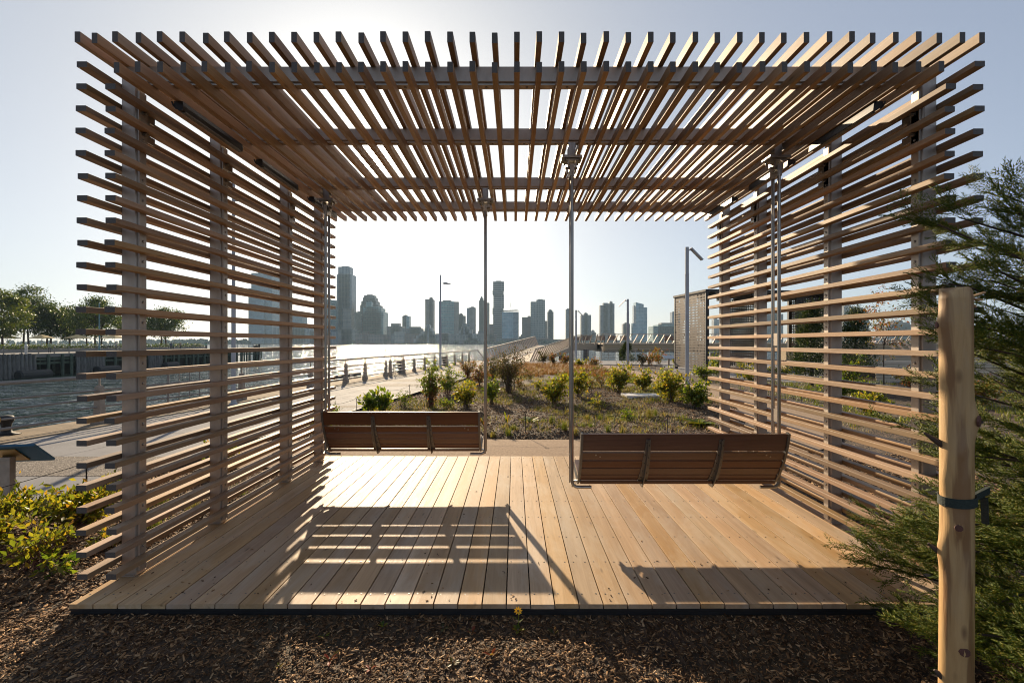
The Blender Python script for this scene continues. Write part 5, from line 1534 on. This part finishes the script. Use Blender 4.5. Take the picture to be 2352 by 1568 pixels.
for i, (X, yt, wpx, d, m, l, sp) in enumerate(((6, 664, 118, 92, 'l_tree2', 'bright green broadleaf tree at the near end of the pier', 1), (60, 653, 104, 108, 'l_tree', 'tallest tree on the pier with a long spreading side branch', 2),
        (112, 702, 82, 112, 'l_tree', 'small round tree between the tallest pier tree and the lamp pole', 2), (160, 712, 70, 118, 'l_tree', 'slight low tree left of the teal lamp pole', 1), (226, 684, 124, 112, 'l_tree', 'wide dark tree behind the teal lamp pole', 2),
        (200, 706, 90, 126, 'l_tree', 'dim tree behind the wide dark pier tree', 1), (376, 708, 86, 128, 'l_tree', 'lone rounded tree near the outer end of the pier', 2), (300, 712, 70, 130, 'l_tree', 'tree behind the first slatted wall post on the pier', 1))):
    p = px(X, 790, d); u = FX/d
    top = EYE-(yt-VY)/u
    broadleaf(p.x, p.y, .5 if p.x > PX-55 and p.x < PX-9 else .0, top-.5, wpx/u, l, m, 80+i, 9500, .44, .2, .26, split=sp)
# hedge on the planter
def hedge():
    r = np.random.default_rng(5); n = 9000
    P = np.stack([r.uniform(PX-50, PX-10, n), r.uniform(78, 84, n)+r.normal(size=n)*.5, r.uniform(.5, 1.25, n)*r.uniform(.6, 1.15, n)], 1)
    P = np.concatenate([P, np.stack([PX-10+r.normal(size=n)*.5, r.uniform(62, 124, n), .5+r.uniform(0, .9, n)*r.uniform(.5, 1.1, n)], 1)]); n *= 2
    V, Fc = leaf_arrays(P, unit(r.normal(size=(n, 3))), .3*r.uniform(.5, 1.1, n), .5, r)
    o = link('hedge', np_mesh('hedge', V, Fc, M['l_tree'])); props(o, 'low dark hedge on the pier planter below the trees', 'hedge', None, 'stuff')
hedge()
broadleaf(11.6, 15.0, float(ground_z(11.6, 15.0)[0]), 3.55, 1.3, 'slim sapling with pale leaves behind the front post of the sunlit wall', 'l_red', 99, 700, .09, .022, .3, 'saplings beyond the sunlit wall', 'sapling')

# ------------------------------------------------------------------ grasses
def blades(P, h, lean, w, r):
    n = len(P); a = r.uniform(0, 6.283, n); d = np.stack([np.cos(a), np.sin(a), np.zeros(n)], 1)
    s = np.stack([-np.sin(a), np.cos(a), np.zeros(n)], 1)
    up = np.array([0, 0, 1.0])
    h = h[:, None]; lean = lean[:, None]; w = w[:, None]
    m = P+up*h*.55+d*lean*h*.3; tip = P+up*h*(1-.25*lean)+d*lean*h
    V = np.stack([P-s*w, P+s*w, m+s*w*.7, m-s*w*.7, tip], 1).reshape(-1, 3)
    i = 5*np.arange(n)[:, None]
    Fc = np.concatenate([i+np.array([[0, 1, 2]]), i+np.array([[0, 2, 3]]), i+np.array([[3, 2, 4]])], 1).reshape(-1, 3)
    return V, Fc
def garden_ok(x, y, m=.06):
    return (x > x_edge(y)+m) & (path_dist(x, y) > PW+m) & ~((x > DX0-m) & (x < DX1+m) & (y > DY0-m) & (y < DY1+m))
def tuft(x, y, h, label, mat='grass_g', seed=0, n=70, sp=.05, w=.0022, lean=.5, group='grass tufts along the path'):
    r = np.random.default_rng(500+seed); z = float(ground_z(x, y)[0])
    P = np.stack([x+r.normal(size=n)*sp*.4, y+r.normal(size=n)*sp*.4, np.full(n, z-.005)], 1)
    V, Fc = blades(P, h*r.uniform(.5, 1.05, n), lean*r.uniform(.1, 1.3, n), w*r.uniform(.7, 1.3, n), r)
    o = link('grass_tuft', np_mesh('grass_tuft', V-np.array([x, y, z]), Fc, M[mat]), None, (x, y, z))
    props(o, label, 'grass', group)
r_ = random.Random(12)
for i, (zx, zy, hp) in enumerate(((170, 1045, 75), (322, 1040, 85), (370, 1000, 60), (843, 1015, 110), (945, 1035, 90), (1005, 985, 60), (1092, 970, 50), (1250, 1020, 85), (1385, 1030, 95), (1435, 1042, 60), (1575, 1040, 60),
                               (720, 960, 110), (1060, 890, 70), (1180, 900, 80), (1275, 890, 80), (640, 940, 50), (1640, 890, 130), (1700, 880, 90))):
    X, Yp = 1091+zx*.24414, 746.5+zy*.24414
    d = gy(Yp); p = px(X, Yp, d); tuft(p.x, max(p.y, 8.55), hp*.24414*d/FX*1.1, 'upright green grass tuft in the planting bed behind the deck' if i % 4 else 'upright straw-tinged grass tuft in the planting bed behind the deck', 'grass_g' if i % 4 else 'grass', i, 80, .07, .003)
for i, (x, y, h, m) in enumerate(((-3.62, 4.6, .34, 'grass_g'), (-3.3, 4.35, .22, 'grass_g'), (-3.45, 4.15, .16, 'grass'), (-3.15, 4.7, .2, 'grass'), (-3.8, 5.1, .22, 'grass_g'), (-3.1, 5.4, .2, 'grass_g'))):
    tuft(x, y, h, 'arching fine green grass tuft outside the shaded slatted wall' if m == 'grass_g' else 'short dry straw-coloured grass tuft outside the shaded slatted wall', m, 30+i, 110, .1, .0018, .9, 'grass tufts beside the shaded wall')

def ground_grass():
    r = np.random.default_rng(77)
    def field(name, label, mat, n, xr, yr, h, w, thr, clump):
        c = np.stack([r.uniform(*xr, n//clump), r.uniform(*yr, n//clump)], 1)
        nz = np.sin(c[:, 0]*1.3+2)*np.sin(c[:, 1]*.9+1)+.5*np.sin(c[:, 0]*3.1)*np.sin(c[:, 1]*2.3)
        c = c[(nz > thr) & garden_ok(c[:, 0], c[:, 1], .15)]
        P = np.repeat(c, clump, 0)+r.normal(size=(len(c)*clump, 2))*.05
        z = ground_z(P[:, 0], P[:, 1])
        m = len(P)
        V, Fc = blades(np.c_[P, z-.005], h*r.uniform(.4, 1.2, m), r.uniform(.1, 1.0, m), w*r.uniform(.7, 1.3, m), r)
        o = link(name, np_mesh(name, V, Fc, M[mat])); props(o, label, 'grass', None, 'stuff')
    field('sparse_grass', 'sparse straw and green grass growing through the garden mulch', 'grass', 70000, (-4, 8), (8.8, 26), .12, .0032, -.15, 10)
    field('green_ground_cover', 'patches of short green ground cover in the garden bed', 'grass_g', 36000, (-3.5, 6.5), (9.2, 30), .08, .0035, .12, 12)
    field('rust_grass', 'band of rust coloured grasses at the far end of the garden', 'redgrass', 30000, (-1.5, 6.2), (22, 37), .32, .007, -.6, 16)
    field('bed_grass', 'mixed grass and low plants in the bed beyond the sunlit wall', 'grass_g', 26000, (3.6, 16), (9.5, 22), .16, .005, -.3, 14)
ground_grass()

# broad-leaved rosettes
def rosette(x, y, n, L, label, mat, seed, ratio=.4, elev=.5, name='rosette_plant', group='small leafy plants on the mulch'):
    r = np.random.default_rng(900+seed); z = float(ground_z(x, y)[0])
    t = thing(name, label, 'plant', (x, y, z), group); b = MB()
    for k in range(n):
        a = k*2.4+r.uniform(-.3, .3); e = elev*r.uniform(.5, 1.5); l = L*r.uniform(.65, 1.1); w = l*ratio*.5
        d = Vector((math.cos(a)*math.cos(e), math.sin(a)*math.cos(e), math.sin(e))); s = Vector((-math.sin(a), math.cos(a), 0)); u = s.cross(d)
        o = Vector((x, y, z+.008)); V = []
        for q, (f, ww) in enumerate(((0, .12), (.35, .8), (.65, 1), (.88, .6), (1, .02))):
            c = o+d*l*f+Vector((0, 0, -.35*l*f*f*.6))-u*(-.0)
            V += [c+s*w*ww-u*.12*w*ww, c+u*(.15*w), c-s*w*ww-u*.12*w*ww]
        Fc = []
        for q in range(4):
            for j in range(2):
                Fc.append((q*3+j, q*3+j+1, q*3+j+4, q*3+j+3))
        b.add(V, Fc)
    b.build('leaves', M[mat], t, fix=False)
    MB().tube([(x, y, z-.02), (x, y, z+.02)], .005, 5).build('root_stock', M['twig'], t)
def at_px(X, Y): 
    d = gy(Y); return ((X-VX)/FX*d, d)
x, y = at_px(757, 1512); rosette(x, y, 6, .075, 'small plant with long red leaves on the foreground mulch', 'redleaf', 1, .28, .6)
x, y = at_px(850, 1530); rosette(x, y, 6, .045, 'tiny red and green seedling on the foreground mulch', 'redleaf', 2, .35, .5)
x, y = at_px(880, 1448); rosette(x, y, 7, .05, 'little green seedling near the deck edge', 'l_green', 3, .35, .7)
x, y = at_px(745, 1466); rosette(x, y, 5, .04, 'tiny green weed left of the red-leaved plant', 'l_green', 4, .3, .5)
x, y = at_px(1082, 1460); rosette(x, y, 6, .045, 'dull pink-green seedling below the deck edge', 'l_red', 5, .45, .6)
x, y = at_px(1018, 1452); rosette(x, y, 7, .045, 'greyish rosette on the mulch near the deck', 'l_olive', 6, .35, .5)
x, y = at_px(1040, 1530); rosette(x, y, 8, .05, 'brown-green fuzzy rosette in the foreground', 'l_olive', 7, .4, .6)
x, y = at_px(1128, 1520); rosette(x, y, 6, .05, 'reddish drooping seedling in the foreground mulch', 'l_red', 8, .4, .7)
x, y = at_px(1272, 1462); rosette(x, y, 7, .05, 'thin grey weed right of the yellow flower', 'l_olive', 9, .3, .9)
x, y = at_px(640, 1536); rosette(x, y, 4, .035, 'pale green sprout at the foreground edge', 'l_yellow', 10, .35, .6)
x, y = at_px(1190, 1456); rosette(x, y, 7, .055, 'leafy base below the yellow flower', 'l_yellow', 11, .5, .6)
G5 = 'broad-leaved plants in the planting bed'
rosette(3.85, 9.9, 14, .34, 'dark green broad-leaved plant near the wall end', 'juniper', 20, .55, .35, 'broad_leaved_plant', G5)
rosette(.32, 9.75, 8, .26, 'dark green broad leaf clump behind a fence stake', 'juniper', 21, .6, .3, 'broad_leaved_plant', G5)
rosette(-.62, 9.5, 10, .34, 'strappy orange-tipped leaf clump beside the hanger rod', 'l_red', 22, .14, .9, 'broad_leaved_plant', G5)
rosette(-.15, 9.55, 8, .30, 'strappy green and rust leaf clump behind the path', 'l_yellow', 23, .14, .9, 'broad_leaved_plant', G5)

def flower():
    x, y = at_px(1190, 1452); z = float(ground_z(x, y)[0]); h = .115
    t = thing('yellow_flower', 'single yellow daisy flower standing on the mulch before the deck', 'flower', (x, y, z))
    MB().tube([(x, y, z-.02), (x+.004, y, z+h*.5), (x, y, z+h)], [.0022, .0018, .0015], 6).build('stem', M['l_green'], t)
    b = MB(); c = Vector((x, y, z+h))
    tl = Matrix.Rotation(R(35), 3, 'X')
    for k in range(9):
        a = k*math.pi*2/9; d = tl @ Vector((math.cos(a), math.sin(a), .12)); s = tl @ Vector((-math.sin(a), math.cos(a), 0)); L = .027
        b.add([c+d*.004-s*.002, c+d*.004+s*.002, c+d*L*.6+s*.0046, c+d*L*.6-s*.0046, c+d*L], [(0, 1, 2, 3), (3, 2, 4)])
    b.build('petals', M['petal'], t, fix=False)
    MB().lathe([(.0055, -.002), (.006, .002), (.003, .006)], tuple(c), 10).build('flower_centre', M['bark'], t)
    b = MB()
    for k, (hh, a) in enumerate(((.4, .4), (.55, 2.9), (.75, .9))):
        d = Vector((math.cos(a), math.sin(a)*.3, .6)); p = Vector((x, y, z+h*hh)); s = Vector((0, 1, .2))
        b.add([p, p+d*.018+s*.006, p+d*.036, p+d*.018-s*.006], [(0, 1, 2), (0, 2, 3)])
    b.build('leaves', M['l_green'], t, fix=False)
flower()

# ------------------------------------------------------------------ mulch chips
def chips():
    r = np.random.default_rng(21)
    def scatter(name, label, n, xr, yr, L, keep, lift=.006):
        x = r.uniform(*xr, n); y = r.uniform(*yr, n)
        k = keep(x, y); x, y = x[k], y[k]; n = len(x)
        z = ground_z(x, y)+lift*r.uniform(.0, 1.6, n)
        l = L*r.gamma(3.0, .33, n).clip(.3, 2.4); w = l*r.uniform(.14, .45, n); th = np.minimum(w*.6, l*.16)*r.uniform(.5, 1, n)
        yaw = r.uniform(0, 6.283, n); pit = r.normal(size=n)*.33; rol = r.normal(size=n)*.5
        cyw, syw, cp, sp, cr, sr = np.cos(yaw), np.sin(yaw), np.cos(pit), np.sin(pit), np.cos(rol), np.sin(rol)
        ax = np.stack([cyw*cp, syw*cp, sp], 1); ay = np.stack([-syw*cr+cyw*sp*sr*-1, cyw*cr-syw*sp*sr, cp*sr], 1); az = np.cross(ax, ay)
        sg = np.array([(a, b, c) for c in (-1, 1) for a, b in ((-1, -1), (1, -1), (1, 1), (-1, 1))], float)
        tap = np.where(sg[:, 0] > 0, .55, 1.0)
        V = (np.stack([x, y, z], 1)[:, None, :] + sg[None, :, 0, None]*(ax*l[:, None]*.5)[:, None, :] + (sg[:, 1]*tap)[None, :, None]*(ay*w[:, None]*.5)[:, None, :] + sg[None, :, 2, None]*(az*th[:, None]*.5)[:, None, :]).reshape(-1, 3)
        q = np.array([(4, 5, 6, 7), (0, 1, 5, 4), (1, 2, 6, 5), (2, 3, 7, 6), (3, 0, 4, 7)])
        Fc = (8*np.arange(n)[:, None, None]+q[None]).reshape(-1, 4)
        o = link(name, np_mesh(name, V, Fc, M['chips'])); props(o, label, 'wood chips', None, 'stuff')
    scatter('mulch_chips', 'loose bark chips scattered over the foreground mulch', 60000, (-4.4, 3.4), (1.75, 2.93), .016, lambda x, y: (np.abs(x) < y*1.25+.35) & (y < DY0-.003))
    scatter('mulch_chips', 'loose bark chips on the bed outside the shaded slatted wall', 26000, (-5.0, DX0+.02), (2.4, 6.6), .026, lambda x, y: garden_ok(x, y, .01))
    scatter('mulch_chips', 'bark chips on the bed beyond the sunlit slatted wall', 14000, (DX1, 6.0), (2.0, 7.2), .03, lambda x, y: garden_ok(x, y, .01))
    scatter('mulch_chips', 'bark chips over the garden bed behind the path', 70000, (-3.8, 6.5), (8.4, 17), .030, lambda x, y: garden_ok(x, y, .01), .012)
chips()

# small debris on the deck
def debris():
    r = random.Random(6)
    b = MB()
    for i in range(90):
        x = r.uniform(DX0+.05, DX1-.05); y = DY0+.02+r.expovariate(4.0)
        if y > DY1-.2: continue
        m = Matrix.Translation((x, y, DZ+.004)) @ Matrix.Rotation(r.uniform(0, 6.3), 4, 'Z'); L = r.uniform(.003, .010)
        b.obox(m, L, L*.35, .0018)
    o = b.build('deck_litter', M['chips'], fix=False); props(o, 'specks of bark litter blown onto the deck boards', 'litter', None, 'stuff')
    for i in range(14):
        x, y = r.uniform(-2.3, 2.6), r.uniform(3.1, 6.3); a = r.uniform(0, 6.28); L = r.uniform(.015, .04)
        b = MB(); b.tube([(x, y, DZ+.0035), (x+L*.5*math.cos(a), y+L*.5*math.sin(a), DZ+.006), (x+L*math.cos(a+.5), y+L*math.sin(a+.5), DZ+.0035)], [.0015, .0022, .001], 5)
        o = b.build('twig', M['bark'], None, at=(x, y, DZ)); props(o, 'tiny dry twig lying on the deck boards', 'twig', 'dry twigs on the deck')
debris()

# ------------------------------------------------------------------ peeled log stake with strap
LX, LY, LR = 1.644, 1.78, .049
def log_stake():
    t = thing('log_stake', 'peeled yellow log stake with knots standing before the juniper', 'stake', (LX, LY, -.02))
    r = np.random.default_rng(4); n = 26; zs = np.linspace(-.05, 1.885, 64)
    knots = [(1.76, 2.75, .010, .03), (1.59, 4.3, .005, .03), (1.41, 5.35, .016, .05), (1.30, 4.4, .006, .03), (1.02, 4.05, .012, .03), (.91, 2.9, .014, .05), (.57, 4.4, .007, .04), (1.18, 3.1, .006, .05), (.72, 3.6, .006, .04), (1.68, 3.5, .004, .02)]
    V = []; Fc = []
    for i, z in enumerate(zs):
        rr = LR*(1.04-.05*z/1.9)
        cx, cy = LX+.008*math.sin(z*2.1), LY+.006*math.sin(z*1.7+1)
        for j in range(n):
            a = 2*math.pi*j/n
            q = rr*(1+.02*math.sin(3*a+z*2)+.015*math.sin(5*a-z*3))
            for kz, ka, kh, kw in knots:
                da = (a-ka+math.pi) % (2*math.pi)-math.pi
                q += kh*math.exp(-((z-kz)/kw)**2-(da/.42)**2)
            if i == len(zs)-1: q *= .97
            V.append((cx+q*math.cos(a), cy+q*math.sin(a), z+(.012*math.sin(3*a) if i == len(zs)-1 else 0)))
    for i in range(len(zs)-1):
        for j in range(n): Fc.append((i*n+j, i*n+(j+1) % n, (i+1)*n+(j+1) % n, (i+1)*n+j))
    Fc.append(tuple((len(zs)-1)*n+j for j in range(n)))
    b = MB(); b.add(V, Fc); b.build('log', M['log'], t, smooth=True)
    for z, a, L in ((1.31, 2.75, .07), (.90, 2.6, .05), (.44, 2.7, .03)):
        p = Vector((LX+LR*.8*math.cos(a), LY+LR*.8*math.sin(a), z)); d = Vector((math.cos(a), math.sin(a), .75)).normalized()
        MB().tube([p, p+d*L*.5, p+d*L], [.013, .010, .004], 7).build('branch_stub', M['bark'], t)
    for (z, a, kh, kw) in [knots[0], knots[2], knots[4], knots[6]]:
        q = LR*(1.04-.05*z/1.9)+kh*.93
        c = Vector((LX+.008*math.sin(z*2.1)+q*math.cos(a), LY+.006*math.sin(z*1.7+1)+q*math.sin(a), z)); d = Vector((math.cos(a), math.sin(a), 0))
        MB().tube([c-d*.006, c+d*.0005, c+d*.001], [kw*.46, kw*.40, kw*.16], 9).build('knot', M['redtwig'], t)
    b = MB()
    for k, a in enumerate((-.4, -.1, .25)):
        p = Vector((LX+LR*.75*math.cos(a), LY+LR*.75*math.sin(a), 1.86)); d = Vector((math.cos(a), math.sin(a)*.6, .35-.5*k))
        MB().bar(p, p+d*.05, .018, .006).build('bark_splinter', M['log'], t)
    s = thing('webbing_strap', 'dark green webbing strap tied around the log stake', 'strap', (LX, LY, 1.105))
    V = []; Fc = []; m = 30
    for k in range(m+1):
        a = 2*math.pi*k/m; q = LR*1.075+.0012
        zc = 1.11+.006*math.cos(a)
        for zz in (-.017, .017): V.append((LX+.008+q*math.cos(a), LY+.003+q*math.sin(a), zc+zz))
    for k in range(m): Fc.append((2*k, 2*k+2, 2*k+3, 2*k+1))
    b = MB(); b.add(V, Fc); o = b.build('band', M['strap'], s, fix=False); md = o.modifiers.new('t', 'SOLIDIFY'); md.thickness = .0025; md.offset = 1
    b = MB(); b.bar((LX+.052, LY, 1.11), (LX+.2, LY+.08, 1.12), .012, .026, up=(0, 0, 1)); b.build('tail', M['strap'], s)
    b = MB(); b.bar((LX+.15, LY+.045, 1.105), (LX+.16, LY+.05, 1.0), .022, .004); b.build('loose_end', M['strap'], s)
log_stake()

# ------------------------------------------------------------------ big juniper
def juniper():
    r = np.random.default_rng(33)
    JX, JY = 2.72, 2.02
    t = thing('juniper_tree', 'large feathery green juniper behind the peeled log stake', 'tree', (JX, JY, -.02))
    # spray prototypes: flat ferny twigs of scale leaves along +X
    def spray(seed):
        q = np.random.default_rng(seed); T = []; W = []
        def twig(p, d, L, lvl):
            n = max(2, int(L/.013)); cur = np.array(p, float); dd = np.array(d, float)
            for i in range(n):
                nx = cur+dd*(L/n)
                T.append((cur.copy(), nx.copy(), .0026 if lvl else .0030))
                if lvl < 2 and i > (1 if lvl == 0 else 0):
                    for sd in (-1, 1):
                        if q.random() < (.9 if lvl == 0 else .72):
                            a = sd*q.uniform(.55, .95); c, s = math.cos(a), math.sin(a)
                            nd_ = np.array([dd[0]*c-dd[1]*s, dd[0]*s+dd[1]*c, dd[2]+q.normal()*.22]); nd_ /= np.linalg.norm(nd_)
                            l2 = (.075*(1-.55*i/n)+.012 if lvl == 0 else .020*(1-.4*i/n)+.006)*q.uniform(.7, 1.25)
                            twig(cur, nd_, l2, lvl+1)
                dd = dd+np.array([q.normal()*.06, q.normal()*.09, q.normal()*.05+.015]); dd /= np.linalg.norm(dd)
                cur = nx
        twig((0, 0, 0), (1, 0, 0), q.uniform(.17, .24), 0)
        A = np.array([a for a, b, w in T]); Bq = np.array([b for a, b, w in T]); W = np.array([w for a, b, w in T])
        d = unit(Bq-A); s = unit(np.cross(d, np.array([0, 0, 1.0]))); u = np.cross(s, d)
        Bq = Bq+d*.003
        a0 = A+s*W[:, None]*.8; a1 = A+(-s*.5+u*.85)*W[:, None]*.8; a2 = A+(-s*.5-u*.85)*W[:, None]*.8
        mid = A*.45+Bq*.55
        V = np.stack([a0, a1, a2, Bq], 1).reshape(-1, 3)
        i = 4*np.arange(len(A))[:, None]
        Fc = np.concatenate([i+np.array([[0, 1, 3]]), i+np.array([[1, 2, 3]]), i+np.array([[2, 0, 3]])], 1).reshape(-1, 3)
        return V, Fc
    protos = [spray(k) for k in range(6)]
    Vs, Fs = [], []; off = 0
    b = MB()
    b.tube([(JX, JY, -.05), (JX+.02, JY+.02, 1.2), (JX-.02, JY+.05, 2.2), (JX, JY+.05, 2.95)], [.07, .055, .03, .006], 9)
    nbr = 240
    for k in range(nbr):
        f = (k+.5)/nbr; z0 = .04+1.95*f**.95 if k % 14 else .1+2.5*f
        a = k*2.399+r.uniform(-.35, .35)
        L = float(np.interp(z0, [0, .3, .6, 1.0, 1.4, 1.75, 2.2, 2.6], [1.08, .92, .78, .70, .70, .68, .58, .45]))*r.uniform(.7, 1.08)
        d = np.array([math.cos(a), math.sin(a), 0.0])
        rise = r.uniform(.12, .45)+.40*f
        pts = []
        for s in np.linspace(0, 1, 9):
            p = np.array([JX, JY, z0])+d*L*s+np.array([0, 0, L*(rise*s-.22*s*s*(1 if f < .5 else .4))])
            p += np.array([-d[1], d[0], 0])*.06*math.sin(s*4+k)*L
            pts.append(p)
        pts = np.array(pts)
        if pts[:, 1].max() > 2.93: 
            ok = pts[:, 1] < 2.9
            if ok.sum() < 4: continue
            pts = pts[:int(np.argmin(ok)) if not ok.all() else 9]
            if len(pts) < 3: continue
        rr = [.011*(1-.85*i/(len(pts)-1))+.0015 for i in range(len(pts))]
        b.tube(list(pts), rr, 5)
        vis = pts[:, 0].min() < 2.62 and pts[:, 1].max() > .9
        ns = int(((17 if z0 < .9 else 9) if vis else 5)*L/1.0)+3
        for q in range(ns):
            s = r.uniform(.22, 1.0)**.75 if q else 1.0
            i = s*(len(pts)-1); i0 = min(int(i), len(pts)-2); p = pts[i0]+(pts[i0+1]-pts[i0])*(i-i0)
            br = unit(pts[i0+1]-pts[i0])
            sd = np.array([-br[1], br[0], 0.0])
            dr = unit(br*r.uniform(.5, 1.2)+sd*r.normal()*.75+np.array([0, 0, r.normal()*.3+.22]))
            if q == 0: dr = unit(br+np.array([0, 0, .1]))
            up = unit(np.array([r.normal()*.35, r.normal()*.35, 1.0])); yy = unit(np.cross(up, dr)); zz = np.cross(dr, yy)
            Rm = np.stack([dr, yy, zz], 1)
            V, Fc = protos[r.integers(0, 6)]
            sc = r.uniform(.7, 1.15)
            Vn = (V*sc)@Rm.T+p
            if Vn[:, 1].max() > 2.985 or Vn[:, 2].min() < -.02: continue
            if np.hypot(Vn[:, 0]-LX, Vn[:, 1]-LY).min() < LR*1.12 and (Vn[:, 2].min() < 1.9): 
                continue
            Vs.append(Vn); Fs.append(Fc+off); off += len(V)
    b.build('trunk', M['bark'], t, fix=False)
    V = np.concatenate(Vs); Fc = np.concatenate(Fs)
    o = link('crown', np_mesh('crown', V-np.array([JX, JY, -.02]), Fc, M['juniper']), t, (JX, JY, -.02))
    print('juniper', len(V), len(Fc))
juniper()

# ------------------------------------------------------------------ haze over the river
def haze():
    b = MB().box(-2750, 2750, -260, 2760, -6.5, 262)
    m = bpy.data.materials.new('haze'); m.use_nodes = True
    nt = m.node_tree; nt.nodes.clear()
    out = nt.nodes.new('ShaderNodeOutputMaterial'); v = nt.nodes.new('ShaderNodeVolumePrincipled')
    v.inputs['Color'].default_value = (0.55, 0.78, 1.0, 1); v.inputs['Density'].default_value = 0.00011
    v.inputs['Anisotropy'].default_value = 0.15
    nt.links.new(v.outputs[0], out.inputs['Volume'])
    o = b.build('haze', m); props(o, 'thin pale haze lying over the river and the city', 'haze', None, 'stuff')
haze()
